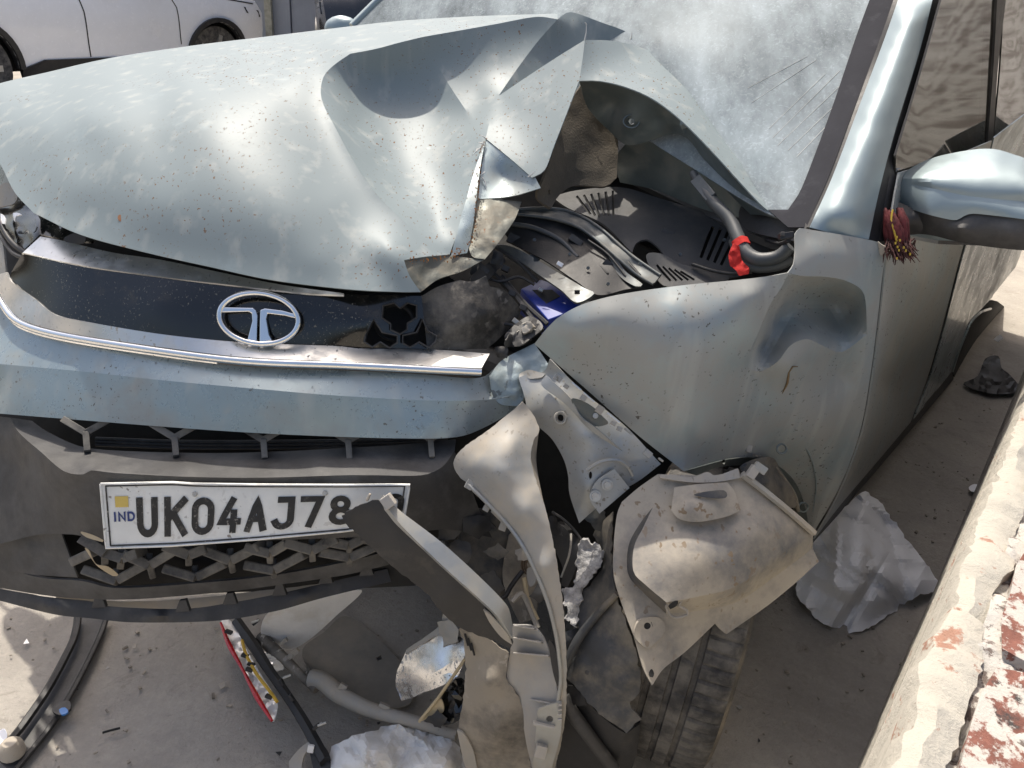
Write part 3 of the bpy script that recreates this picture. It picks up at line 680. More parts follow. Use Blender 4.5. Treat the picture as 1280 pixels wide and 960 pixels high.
panel('torn_edge', m_torn, hood, [(596, 250, 1.41, S), (620, 249, 1.42), (652, 252, 1.43, S), (643, 275, 1.40), (624, 302, 1.36), (606, 324, 1.342, S), (590, 320, 1.342), (586, 300, 1.36)], [(615, 280, 1.375)], 4, amp=.004, nsc=14, smooth=60)
panel('folded_corner', m_torn, hood, [(505, 326, 1.273, S), (530, 322, 1.302), (562, 319, 1.337, S), (604, 325, 1.345, S), (578, 339, 1.33), (548, 349, 1.302), (526, 365, 1.274, S), (512, 345, 1.272)], [(545, 335, 1.315)], 4, amp=.003, nsc=16, smooth=50)
# shards and burrs along the torn crease
bur = []
for (x0, y0, x1, y1, d) in [(607, 173, 601, 169, 1.462), (604, 180, 598, 178, 1.455), (600, 185, 594, 190, 1.45), (597, 186, 592, 193, 1.45), (731, 50, 733, 31, 1.595), (733, 31, 731, 28, 1.595), (788, 50, 790, 40, 1.68), (603, 222, 608, 233, 1.43), (606, 215, 600, 219, 1.43), (660, 221, 668, 215, 1.41)]:
    bur.append(tube_geo([W(x0, y0, d), W((x0 + x1) / 2 + .8, (y0 + y1) / 2, d - .003), W(x1, y1, d - .004)], [.0016, .0012, .0006], 6))
v, f = join_geo(bur); obj('paint_burrs', v, f, m_scuffw, hood, smooth=60, kind='stuff')
rus = []
for i in range(150):
    t = random.random(); c = [(603, 180, 1.44), (597, 234, 1.4), (592, 300, 1.352), (566, 319, 1.327), (510, 326, 1.262)]
    k = min(int(t * 4), 3); q = t * 4 - k; x, y, d = lerp(c[k], c[k + 1], q)
    s_ = random.uniform(.0003, .0011); rus.append(box_geo(W(x + random.gauss(0, 1.6), y + random.gauss(0, 3), d - .004), (right + up * random.uniform(-.6, .6), up, CF), (s_, s_ * random.uniform(.6, 2.2), .0008)))
v, f = join_geo(rus); obj('rust_flakes', v, f, mk('rust', (.30, .12, .03), .95, var=.5, vsc=90), hood, kind='stuff')
panel('paint_chip', mk('rust_spot', (.25, .12, .06), .9), hood, [(147, 271, 1.278), (150, 268, 1.278), (153, 272, 1.276), (151, 277, 1.275), (148, 275, 1.276)], [], 2, .001)
# inner frame of the hood, recess and sound felt
panel('inner_frame', m_inner, hood, [(724, 102, 1.495, S), (748, 102, 1.488), (780, 110, 1.478), (815, 125, 1.458), (850, 151, 1.438), (890, 191, 1.408), (930, 236, 1.383), (974, 275, 1.37, S), (958, 270, 1.392), (938, 268, 1.42, S), (905, 235, 1.455), (880, 200, 1.475), (858, 172, 1.495), (836, 168, 1.51), (812, 176, 1.535), (783, 181, 1.56), (760, 162, 1.57), (735, 135, 1.56)],
      [(789, 152, 1.515), (770, 130, 1.535), (805, 140, 1.49), (830, 145, 1.48), (860, 158, 1.455), (800, 162, 1.525)], 6, .003,
      holes=[[(789 + 5 * math.cos(a * .7854), 152 + 4 * math.sin(a * .7854)) for a in range(8)]])
ring = [W(789 + 10 * math.cos(a), 152 + 8 * math.sin(a), 1.511) for a in [i * math.pi / 8 for i in range(17)]]
v, f = tube_geo(ring, .0018, 6); obj('hole_rim', v, f, m_inner, hood, smooth=60)
panel('inner_recess', m_inner, hood, [(783, 178, 1.60, S), (812, 172, 1.575), (836, 164, 1.55), (860, 168, 1.535), (905, 232, 1.50), (945, 270, 1.44, S), (925, 272, 1.47), (880, 262, 1.56), (820, 238, 1.64), (775, 228, 1.68, S), (768, 200, 1.67)], [(850, 215, 1.58)], 7, .003)
panel('sound_felt', m_felt, hood, [(728, 104, 1.60, S), (760, 140, 1.63), (772, 170, 1.64), (771, 222, 1.60, S), (756, 233, 1.585), (719, 232, 1.55), (700, 243, 1.52), (689, 260, 1.475, S), (671, 247, 1.46), (678, 228, 1.455), (690, 195, 1.485), (706, 140, 1.555)], [(735, 190, 1.585), (710, 215, 1.535), (690, 240, 1.49)], 6, .006, amp=.004, nsc=22, holes=[[(685, 238), (688, 237), (688, 243), (686, 244)]])
# --- grille
D_ = 1.28
gtop = Z('d', (85, 285, 1.375), (240, 320, 1.335), (380, 345, 1.315), (640, 380, 1.285), (810, 400, 1.275), (1130, 435, 1.272), (1280, 440, 1.278)) + [(527, 370, 1.305)]
gbot = [(534, 437, 1.315), (450, 436, 1.285), (420, 433, 1.278)] + Z('d', (900, 620, 1.27), (600, 590, 1.28), (300, 540, 1.315), (200, 515, 1.335), (130, 460, 1.36), (60, 400, 1.385))
arrows = [Z('e', (175, 690), (215, 680), (237, 700), (265, 680), (300, 690), (300, 735), (265, 757), (265, 780), (238, 797), (203, 780), (203, 758), (170, 735)),
          Z('e', (140, 740), (172, 790), (228, 802), (228, 828), (200, 848), (165, 826), (135, 845), (105, 825), (110, 795)),
          Z('e', (322, 740), (342, 785), (375, 803), (370, 825), (345, 848), (310, 826), (275, 846), (248, 830), (248, 802), (300, 790))]
grille = panel('grille', m_gloss, car, [gtop[0] + (S,)] + gtop[1:-1] + [gtop[-1] + (S,), gbot[0] + (S,)] + gbot[1:] + [(13, 344, 1.40)], [(323, 398, 1.262), (200, 383, 1.278), (450, 400, 1.272)], 7, .004, holes=arrows)
panel('grille_scuffed_end', m_scuff, grille, [(527, 370, 1.306, S), (548, 358, 1.315), (575, 350, 1.325, S), (590, 352, 1.33), (608, 345, 1.345, S), (612, 358, 1.352, S), (632, 364, 1.37), (652, 386, 1.40, S), (646, 400, 1.40), (622, 425, 1.375), (608, 436, 1.36, S), (565, 437, 1.33), (534, 437, 1.316, S)], [(580, 385, 1.315), (615, 390, 1.345), (570, 415, 1.318)], 5, .004, amp=.004, nsc=24, smooth=40)
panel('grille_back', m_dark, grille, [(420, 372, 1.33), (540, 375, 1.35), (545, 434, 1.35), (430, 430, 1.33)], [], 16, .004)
ringp = [W(492 + 24 * math.cos(a), 402 + 22 * math.sin(a), 1.305) for a in [i * math.pi / 12 for i in range(25)]]
ringp = [q + CF * .012 for q in ringp]
v, f = tube_geo(ringp, .004, 8); obj('sensor_ring', v, f, m_dark, grille, smooth=60)
for h in arrows:
    v, f = tube_geo([W(x, y, 1.277 + .00025 * (x - 440)) for x, y in h + h[:2]], .0016, 6); obj('cutout_rim', v, f, m_blackp, grille)
    V = [W(x, y, 1.278 + .00025 * (x - 440)) for x, y in h]; V += [p + CF * .016 for p in V]; n = len(h)
    obj('cutout_wall', V, [(i, (i + 1) % n, n + (i + 1) % n, n + i) for i in range(n)], m_blackp, grille)
topE = Z('d', (150, 225, 1.39), (230, 240, 1.375), (420, 285, 1.335), (600, 312, 1.305), (850, 365, 1.288), (1050, 405, 1.283), (1280, 437, 1.288))
panel('upper_chrome', m_satin, grille, [topE[0] + (S,)] + topE[1:-1] + [topE[-1] + (S,)] + [(430, 368.5, 1.274, S)] + [(p[0], p[1], p[2] - .004) for p in gtop[-3::-1]] + [(27, 317, 1.374, S)], [], 6, .003)
# lower chrome: dusty ledge and bright bead
lowT = [(8, 340, 1.405), (14, 352, 1.39)] + [(p[0], p[1] - .5, p[2] - .004) for p in gbot[::-1]][1:] + [(608, 437, 1.335)]
beadT = [(-12, 346, 1.45), (0, 368, 1.418), (22, 396, 1.372), (67, 412, 1.335), (168, 429, 1.285), (302, 446, 1.253), (430, 452, 1.255), (530, 457, 1.275), (602, 460, 1.30)]
beadB = [(-12, 362, 1.455), (0, 380, 1.43), (20, 406, 1.385), (67, 422, 1.342), (168, 439, 1.292), (302, 456, 1.26), (430, 461, 1.262), (530, 466, 1.283), (600, 470, 1.31)]
panel('lower_chrome', m_satin, grille, [lowT[0] + (S,)] + lowT[1:-1] + [(612, 442, 1.335, S)] + [(602, 460, 1.30, S)] + beadT[-2:0:-1] + [(-12, 346, 1.45, S)], [], 6, .003)
tube('chrome_bead', [(lerp(a_, b_, .5)[0], lerp(a_, b_, .5)[1], lerp(a_, b_, .5)[2] + .001) for a_, b_ in zip(beadT, beadB)], .0068, m_chrome, grille, 12)
if 0: panel('chrome_bead', m_chrome, grille, [beadT[0] + (S,)] + beadT[1:-1] + [beadT[-1] + (S,), beadB[-1] + (S,)] + beadB[-2:0:-1] + [beadB[0] + (S,)], [lerp(a_, b_, .5)[:2] + (lerp(a_, b_, .5)[2] - .006,) for a_, b_ in zip(beadT, beadB)], 4, .004)
# emblem: oval ring and a T of two mirrored halves
embl = None
def emb(x, y, dd=0): return W(323.5 + x, 398 + y, 1.262 - .008 - dd)
ct, st_ = math.cos(math.radians(7)), math.sin(math.radians(7))
def er(a, k=1): x, y = 49.5 * k * math.cos(a), 31.5 * k * math.sin(a); return (x * ct - y * st_, x * st_ + y * ct)
E_ = [emb(*er(i * math.pi / 32)) for i in range(65)]
v, f = tube_geo(E_, .0048, 10); emblem = fix(obj('emblem', v, f, m_chrome, grille, smooth=60))
def flat_prism(pts, d0, th, name, mat, parent, bev=.001):
    P = [W(x, y, d0) for x, y in pts]; Q_ = [p + CF * th for p in P]; n = len(P)
    return fix(obj(name, P + Q_, [tuple(range(n)), tuple(range(2 * n - 1, n - 1, -1))] + [(i, (i + 1) % n, n + (i + 1) % n, n + i) for i in range(n)], mat, parent, bev=bev))
tl = Z('d', (815, 492), (830, 488), (940, 490), (952, 500), (958, 520), (955, 620), (918, 618), (925, 590), (938, 540), (936, 512), (925, 505), (820, 508))
tr = Z('d', (968, 498), (985, 492), (1050, 500), (1105, 515), (1108, 532), (1060, 520), (995, 512), (990, 530), (1000, 590), (1012, 612), (965, 622), (966, 540))
flat_prism(tl, 1.252, .008, 'emblem_bar', m_chrome, emblem, .0015); flat_prism(tr, 1.252, .008, 'emblem_bar', m_chrome, emblem, .0015)
# --- cavity behind the hood lip, headlamp remains on the far side
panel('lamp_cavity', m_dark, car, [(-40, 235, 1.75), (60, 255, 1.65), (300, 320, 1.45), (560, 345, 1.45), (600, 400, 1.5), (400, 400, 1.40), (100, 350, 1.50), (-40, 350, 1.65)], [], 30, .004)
hl = empty_part = panel('headlamp', m_gloss, car, [(-30, 270, 1.60, S), (5, 255, 1.55), (40, 250, 1.50), (80, 275, 1.44), (118, 300, 1.40), (90, 300, 1.40), (50, 293, 1.41, S), (30, 312, 1.42, S), (10, 300, 1.47), (-30, 290, 1.58)], [], 4, .004, amp=.009, nsc=20, smooth=40)
for pts in (Z('s', (130, 610, 1.44), (165, 605, 1.44), (215, 625, 1.43), (160, 640, 1.43), (150, 700, 1.43), (135, 660, 1.435)), Z('s', (5, 615, 1.47), (50, 660, 1.46), (45, 720, 1.45), (20, 715, 1.46)), Z('s', (530, 680, 1.385), (610, 742, 1.375), (605, 750, 1.375), (560, 720, 1.38)), Z('s', (640, 860, 1.355), (740, 810, 1.35), (850, 790, 1.345), (855, 880, 1.345), (820, 920, 1.35), (660, 900, 1.355))):
    panel('lamp_shard', m_lampw if pts[0][0] < 60 else m_blackd, hl, pts, [], 3, .002)
panel('lamp_lens', m_cream, hl, [(-20, 248, 1.56), (0, 232, 1.53), (10, 228, 1.52), (22, 240, 1.50), (18, 254, 1.50), (5, 258, 1.52), (-20, 264, 1.56)], [], 4, .003)
tube('lamp_seal', [(-4, 262, 1.50), (6, 290, 1.455), (18, 306, 1.43), (32, 316, 1.41)], .005, m_blackd, hl)
tube('lamp_seal', [(-6, 282, 1.50), (4, 300, 1.46), (16, 316, 1.43), (28, 322, 1.41)], .004, m_blackp, hl)
panel('far_fender', m_paint, car, [(-60, 215, 1.75), (-10, 195, 1.66), (8, 215, 1.60), (12, 232, 1.58), (-10, 240, 1.64), (-60, 262, 1.75)], [], 8, .002)
panel('fender_edge', m_cream, car, [(-20, 285, 1.50), (0, 294, 1.47), (6, 330, 1.45), (4, 350, 1.45), (-20, 350, 1.50)], [], 6, .004)
# --- painted bumper band, two facets
BC = dict(
    top=[(-20, 366, 1.475), (0, 383, 1.44), (20, 408, 1.397), (67, 424, 1.353), (168, 441, 1.303), (302, 458, 1.271), (430, 463, 1.273), (530, 468, 1.292), (600, 472, 1.325), (628, 452, 1.365), (668, 430, 1.385)],
    cre=[(690, 462, 1.37), (640, 494, 1.335), (560, 501, 1.285), (430, 495, 1.25), (320, 486, 1.245), (200, 475, 1.27), (100, 464, 1.312), (0, 455, 1.365), (-20, 452, 1.39)],
    bot=[(662, 488, 1.36), (650, 508, 1.355), (600, 537, 1.32), (565, 547, 1.295), (500, 548, 1.272), (400, 545, 1.258), (300, 540, 1.255), (200, 533, 1.272), (100, 525, 1.305), (0, 517, 1.355), (-20, 515, 1.385)],
    r1=[(668, 430, 1.385), (690, 462, 1.37)], r2=[(690, 462, 1.37), (662, 488, 1.36)], l1=[(-20, 452, 1.39), (-20, 366, 1.475)], l2=[(-20, 515, 1.385), (-20, 452, 1.39)])
bumper = panels('bumper', [m_paint], car, BC, [(['top', 'r1', 'cre', 'l1'], [(628, 480, 1.35)]), (['-cre', 'r2', 'bot', 'l2'], [])], step=7, thick=.004, smooth=14)
panel('scraped_corner', m_scr, bumper, [(612, 470, 1.315, S), (628, 450, 1.35), (668, 429, 1.37, S), (690, 462, 1.355, S), (662, 488, 1.345), (648, 508, 1.342, S), (625, 505, 1.325), (615, 490, 1.318)], [(640, 470, 1.338)], 4, .002, amp=.004, nsc=18, smooth=40)
# --- black lower bumper: slot, shelf, fascia, corner, grille, lip
shelfF = [(13, 522, 1.362), (23, 540, 1.335), (50, 564, 1.285), (80, 589, 1.242), (104, 593, 1.228), (114, 588, 1.222), (141, 591, 1.215), (235, 596, 1.212), (330, 597, 1.216), (430, 594, 1.228), (467, 594, 1.235), (527, 594, 1.26), (552, 584, 1.285), (568, 564, 1.31)]
shelfB = [(570, 549, 1.33), (500, 556, 1.31), (430, 560, 1.295), (330, 565, 1.285), (235, 566, 1.288), (111, 560, 1.32), (60, 540, 1.36), (40, 526, 1.39)]
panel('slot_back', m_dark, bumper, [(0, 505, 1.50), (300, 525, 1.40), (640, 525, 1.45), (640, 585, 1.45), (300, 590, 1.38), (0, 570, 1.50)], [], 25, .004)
for k in range(3): tube('cooling_fin', [(120, 548 + 4 * k, 1.37), (240, 552 + 4 * k, 1.35), (420, 551 + 4 * k, 1.35), (560, 548 + 3 * k, 1.37)], .003, m_blackp, bumper)
panel('shelf', m_blackp, bumper, [shelfF[0] + (S,)] + shelfF[1:-1] + [shelfF[-1] + (S,)] + [shelfB[0] + (S,)] + shelfB[1:-1] + [shelfB[-1] + (S,)], [(235, 580, 1.243), (400, 577, 1.252), (90, 575, 1.275)], 7, .004)
fascia = panel('fascia', m_blackp, bumper, [(-25, 519, 1.40, S), (13, 522, 1.362, S)] + shelfF[1:-1] + [shelfF[-1] + (S,), (585, 600, 1.33), (600, 640, 1.37), (615, 672, 1.40, S), (560, 662, 1.335), (500, 668, 1.30), (430, 672, 1.272), (300, 676, 1.258), (150, 676, 1.268), (90, 668, 1.30, S), (50, 668, 1.33), (0, 680, 1.375), (-25, 685, 1.40, S)],
       [(320, 640, 1.245), (150, 620, 1.235), (60, 620, 1.30), (20, 580, 1.36), (450, 640, 1.258), (105, 600, 1.236), (108, 640, 1.262), (20, 640, 1.355)], 7, .004)
for x, y, d in ((107, 540, 1.30), (218, 546, 1.275), (329, 549, 1.272), (435, 550, 1.278), (538, 548, 1.30)):
    v, f = join_geo([bar_geo([(x, y - 1, d), (x + 2, y + 23, d - .01)], .010, .03), bar_geo([(x - 30, y - 17, d + .003), (x, y + 1, d + .001)], .011, .025), bar_geo([(x + 28, y - 15, d + .003), (x, y + 1, d + .002)], .011, .025)])
    fix(obj('slot_bar', v, f, m_lattice, bumper, bev=.001))
panel('fog_lamp_cover', m_blackp, bumper, [(-25, 686, 1.43, S), (0, 678, 1.40), (47, 666, 1.36), (77, 668, 1.34, S), (97, 722, 1.36, S), (40, 718, 1.39), (-25, 708, 1.44, S)], [], 7, .003, amp=.006, nsc=20)
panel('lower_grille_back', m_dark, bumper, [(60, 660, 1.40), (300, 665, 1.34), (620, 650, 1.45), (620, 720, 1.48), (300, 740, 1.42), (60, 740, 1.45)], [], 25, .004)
lg = [((100, 672), (131, 691), None, (131, 706)), ((153, 692), (187, 707), (218, 688), (192, 724)), ((255, 688), (288, 701), (321, 684), (292, 717)), ((356, 678), (390, 688), (420, 673), (391, 703)),
      ((86, 704), (112, 692), None, None), ((102, 711), (145, 726), (177, 708), (146, 738)), ((203, 710), (244, 722), (279, 705), (247, 731)), ((304, 706), (342, 713), (378, 694), (343, 724)), ((401, 690), (437, 697), (470, 683), (437, 709)), ((452, 672), (490, 684), (520, 668), (490, 700)), ((204, 682), (236, 694), (256, 686), (236, 708)), ((305, 684), (337, 692), (357, 680), (338, 706)), ((404, 676), (436, 682), (456, 672), (437, 694)), ((128, 690), (152, 698), (170, 692), (150, 712)), ((500, 690), (530, 694), (556, 680), (531, 708))]
for k, (a_, b_, c_, st2) in enumerate(lg):
    def dd(p): return 1.262 + .09 * (p[1] - 670) / 60 + (.0006 * (120 - p[0]) if p[0] < 120 else 0) + (.0004 * (p[0] - 380) if p[0] > 380 else 0)
    gs = [bar_geo([a_ + (dd(a_) + .004,), b_ + (dd(b_) - .004,)], .0165, .035)]
    if c_: gs.append(bar_geo([b_ + (dd(b_) - .003,), c_ + (dd(c_) + .004,)], .0165, .035))
    if st2: gs.append(bar_geo([(b_[0], b_[1] - 16, dd(b_) + .01), b_ + (dd(b_) + .004,), st2 + (dd(st2) + .006,)], .011, .03))
    v, f = join_geo(gs); fix(obj('grille_chevron', v, f, m_lattice, bumper, bev=.003))
panel('lower_frame', m_blackp, bumper, [(-25, 706, 1.45, S), (0, 708, 1.42), (50, 722, 1.385), (101, 726, 1.36), (145, 735, 1.352), (235, 730, 1.345), (336, 720, 1.345), (430, 703, 1.36), (480, 690, 1.38, S), (486, 706, 1.395, S), (430, 719, 1.375), (349, 731, 1.362), (289, 739, 1.362), (168, 749, 1.368), (81, 747, 1.388), (0, 735, 1.435), (-25, 730, 1.46, S)], [], 6, .005)
panel('under_tray', m_lgrey, bumper, [(70, 745, 1.45), (160, 752, 1.43), (290, 743, 1.42), (420, 722, 1.43), (470, 715, 1.44), (470, 726, 1.43), (300, 758, 1.42), (150, 765, 1.43), (70, 758, 1.45)], [], 10, .003)
lip = panel('lip_spoiler', m_blackp, bumper, [(-25, 728, 1.47, S), (0, 736, 1.44), (51, 745, 1.41), (114, 752, 1.388), (135, 758, 1.382), (230, 761, 1.375), (290, 753, 1.378), (344, 743, 1.385), (405, 729, 1.40), (484, 711, 1.43, S), (489, 727, 1.425, S), (405, 747, 1.395), (344, 764, 1.38), (270, 776, 1.372), (168, 778, 1.375), (114, 773, 1.382), (68, 768, 1.40), (0, 751, 1.435), (-25, 745, 1.465, S)], [(200, 769, 1.362), (60, 757, 1.395), (380, 745, 1.382)], 5, .006)
for x, y, d in ((123, 752, 1.378), (228, 757, 1.37), (287, 748, 1.372), (349, 737, 1.375), (407, 722, 1.385), (458, 712, 1.40)):
    panel('lip_tab', m_blackp, lip, [(x - 4, y - 6, d - .004, S), (x + 4, y - 7, d - .004, S), (x + 9, y + 7, d, S), (x - 9, y + 8, d, S)], [], 5, .008)
# dry leaves caught in the lower grille
panel('leaf', m_pavedebris, bumper, Z('i', (315, 580, 1.285), (330, 590, 1.28), (355, 640, 1.285), (400, 650, 1.29), (440, 680, 1.30), (420, 685, 1.30), (365, 650, 1.29), (340, 620, 1.285)), [], 3, .001)
panel('leaf', m_pavedebris, bumper, Z('i', (300, 520, 1.262), (345, 532, 1.258), (385, 552, 1.252), (380, 558, 1.252), (320, 540, 1.26)), [], 3, .001)
# --- number plate
PT = [(126, 605), (215, 603), (245, 605), (330, 606), (430, 606.5), (512, 606)]; PB = [(133, 685), (215, 682), (243, 680), (322, 674), (430, 664), (504, 653)]
def interp(L_, u):
    s = u * (len(L_) - 1); k = min(int(s), len(L_) - 2); return lerp(L_[k], L_[k + 1], s - k)
US = [(p[0] - 126) / 386 for p in PT]
def plate_pt(u, v, lift=0):
    k = max(i for i in range(len(US) - 1) if US[i] <= u + 1e-9) if u > 0 else 0
    q = (u - US[k]) / (US[k + 1] - US[k]); a_ = lerp(PT[k], PT[k + 1], q); b_ = lerp(PB[k], PB[k + 1], q); x, y = lerp(a_, b_, v)
    d = 1.208 + .014 * v + .030 * abs(u - .35) ** 1.5 + .004 * math.sin(u * 9) * (v - .3)
    return W(x, y, d - lift)
def plate_sheet(name, u0, u1, v0, v1, mat, parent, lift, nu=40, nv=8, thick=.0012, r=0):
    V = [plate_pt(u0 + (u1 - u0) * i / nu, v0 + (v1 - v0) * j / nv, lift) for j in range(nv + 1) for i in range(nu + 1)]
    F = [(j * (nu + 1) + i, (j + 1) * (nu + 1) + i, (j + 1) * (nu + 1) + i + 1, j * (nu + 1) + i + 1) for j in range(nv) for i in range(nu)]
    return obj(name, V, F, mat, parent, smooth=40, thick=thick)
plate = plate_sheet('number_plate', 0, 1, 0, 1, m_plate, bumper, 0, thick=.003)
rim = [plate_pt(u, v, .001) for u, v in [(i / 30 * .97 + .015, .035) for i in range(31)] + [(.985, .035 + .93 * i / 8) for i in range(9)] + [(.985 - i / 30 * .97, .965) for i in range(31)] + [(.015, .965 - .93 * i / 8) for i in range(9)]]
v, f = tube_geo(rim, .0011, 6); obj('plate_border', v, f, m_ink, plate, smooth=60)
edge = [plate_pt(u, v, .0) for u, v in [(i / 30, 0) for i in range(31)] + [(1, i / 8) for i in range(1, 9)] + [(1 - i / 30, 1) for i in range(1, 31)] + [(0, 1 - i / 8) for i in range(1, 9)]]
v, f = tube_geo(edge, .0022, 6); obj('plate_rim', v, f, m_plate, plate, smooth=60)
def arc(cx, cy, rx, ry, a0, a1, n=10): return [(cx + rx * math.cos(math.radians(a0 + (a1 - a0) * i / n)), cy + ry * math.sin(math.radians(a0 + (a1 - a0) * i / n))) for i in range(n + 1)]
GL = {'U': [[(0, 0), (0, .7)] + arc(.5, .7, .5, .3, 180, 0) + [(1, .7), (1, 0)]], 'K': [[(0, 0), (0, 1)], [(1, 0), (.05, .56)], [(.34, .40), (1, 1)]],
      '0': [arc(.5, .28, .5, .28, 180, 360) + arc(.5, .72, .5, .28, 0, 180) + [(0, .28)]], '4': [[(.62, 0), (0, .72), (1, .72)], [(.74, .42), (.74, 1)]],
      'A': [[(0, 1), (.5, 0), (1, 1)], [(.2, .66), (.8, .66)]], 'J': [[(.25, 0), (.85, 0), (.85, .74)] + arc(.42, .74, .43, .26, 0, 160)],
      '7': [[(0, 0), (1, 0), (.38, 1)]], '8': [arc(.5, .24, .42, .24, 90, 450, 16), arc(.5, .74, .5, .26, -90, 270, 16)],
      'I': [[(.5, 0), (.5, 1)]], 'N': [[(0, 1), (0, 0), (1, 1), (1, 0)]], 'D': [[(0, 0), (0, 1), (.45, 1)] + arc(.45, .5, .55, .5, 90, -90) + [(0, 0)]]}
def glyph(ch, u0, u1, v0, v1, wd, mat, name='plate_character'):
    gs = []; asp = 386 / 72.0
    for n_, strk in enumerate(GL[ch]):
        pts = []
        for a_, b_ in zip(strk, strk[1:]):
            m_ = max(1, int(math.hypot((b_[0] - a_[0]) * (u1 - u0) * asp, (b_[1] - a_[1]) * (v1 - v0)) / .09))
            pts += [lerp(a_, b_, i / m_) for i in range(m_)]
        pts.append(strk[-1]); pts = [(u0 + (u1 - u0) * p[0], v0 + (v1 - v0) * p[1]) for p in pts]
        V, F = [], []; n = len(pts); cl = math.hypot(pts[0][0] - pts[-1][0], pts[0][1] - pts[-1][1]) < 1e-6
        for i, (u, v_) in enumerate(pts):
            a_ = pts[i - 1] if i else (pts[-2] if cl else pts[0]); b_ = pts[i + 1] if i < n - 1 else (pts[1] if cl else pts[-1])
            t1 = Vector(((u - a_[0]) * asp, v_ - a_[1])); t2 = Vector(((b_[0] - u) * asp, b_[1] - v_))
            if t1.length < 1e-9: t1 = t2
            if t2.length < 1e-9: t2 = t1
            t1.normalize(); t2.normalize(); nn = Vector((-t1.y - t2.y, t1.x + t2.x)); nn.normalize(); k = min(1.6, 1 / max(.5, abs(nn.dot(Vector((-t1.y, t1.x))))))
            e = 0 if cl or 0 < i < n - 1 else (-wd / 2 if i == 0 else wd / 2); tt = t2 if i == 0 else t1
            for s_ in (-1, 1): V.append(plate_pt(u + (nn.x * s_ * wd / 2 * k + tt.x * e) / asp, v_ + nn.y * s_ * wd / 2 * k + tt.y * e, .0016 + .00025 * n_))
        F = [(2 * i, 2 * i + 1, 2 * i + 3, 2 * i + 2) for i in range(n - 1)]; gs.append((V, F))
    V, F = join_geo(gs); F = [t if (V[t[1]] - V[t[0]]).cross(V[t[2]] - V[t[0]]).dot(CAM - V[t[0]]) > 0 else tuple(reversed(t)) for t in F]
    obj(name, V, F, mat, plate, thick=.0008)
def ux(xz): return (xz / 2.977 - 126) / 386
for ch, x0, x1 in (('U', 515, 572), ('K', 622, 685), ('0', 728, 790), ('4', 830, 895), ('A', 937, 995), ('J', 1036, 1100), ('7', 1135, 1195), ('8', 1238, 1298), ('0', 1446, 1502)):
    glyph(ch, ux(x0), ux(x1), .285, .80, .115, m_ink)
for ch, x0, x1 in (('I', 412, 424), ('N', 434, 456), ('D', 470, 492)): glyph(ch, ux(x0), ux(x1), .46, .58, .03, m_inkb)
plate_sheet('hologram', ux(423), ux(473), .20, .37, m_holo, plate, .0012, 4, 3, .0004)
for u in (.305, .727):
    p = plate_pt(u, .17, .002); v, f = tube_geo([p, p - CF * .0018], [.0042, .003], 14); fix(obj('rivet', v, f, m_bolt, plate))
# ------------------------------------------------------------------ wrecked car: fender, side, cabin
BODY_OFF = -.29; GN = Vector((.8, -.6, .2)); GOFF = -.11
def db(x, y): return Dn(x, y, CN, BODY_OFF)            # lower body side plane
def dg(x, y): return Dn(x, y, GN, GOFF)                # greenhouse plane
def on(f, *pts): return [(p[0], p[1], f(p[0], p[1]) + (p[2] if len(p) > 2 else 0)) + tuple(p[3:]) for p in pts]
FC = dict(
    top=[(668, 430, 1.25), (684, 410, 1.225), (702, 394, 1.208), (732, 379, 1.20), (780, 367, 1.197), (850, 357, 1.20), (920, 350, 1.21), (962, 345, 1.22), (985, 341, 1.228)],
    notch=[(985, 341, 1.228), (992, 330, 1.236), (994, 310, 1.246), (994, 292, 1.252), (1000, 285, 1.258)],
    rear=[(1000, 285, 1.258), (1050, 293, 1.285), (1099, 303, 1.318), (1108, 312, 1.325)],
    gap=[(1108, 312, 1.325), (1103, 345, 1.345), (1097, 400, 1.385), (1088, 470, 1.445), (1075, 540, 1.52), (1050, 608, 1.60), (1012, 674, 1.69)],
    arch=[(1012, 674, 1.69), (1008, 640, 1.66), (999, 612, 1.61), (985, 592, 1.55), (965, 578, 1.49), (945, 571, 1.44)],
    arch2=[(945, 571, 1.44), (912, 573, 1.385), (880, 581, 1.335), (855, 589, 1.295)],
    low=[(855, 589, 1.295), (800, 546, 1.285), (740, 493, 1.27), (700, 458, 1.258), (668, 430, 1.25)],
    d2a=[(985, 341, 1.228), (1003, 345, 1.246), (1032, 346, 1.272), (1060, 352, 1.296), (1080, 368, 1.322), (1084, 418, 1.378)],
    d2b=[(1084, 418, 1.378), (1076, 472, 1.435), (1060, 530, 1.50), (1036, 600, 1.585), (1012, 674, 1.69)],
    bz=[(929, 458, 1.262), (950, 464, 1.30), (972, 452, 1.285), (988, 432, 1.282), (1008, 424, 1.298), (1028, 432, 1.338), (1052, 440, 1.392), (1084, 418, 1.378)],
    dena=[(985, 341, 1.228), (978, 357, 1.235), (961, 384, 1.232), (947, 418, 1.24), (929, 458, 1.262)],
    denb=[(929, 458, 1.262), (925, 495, 1.30), (933, 538, 1.375), (945, 571, 1.44)])
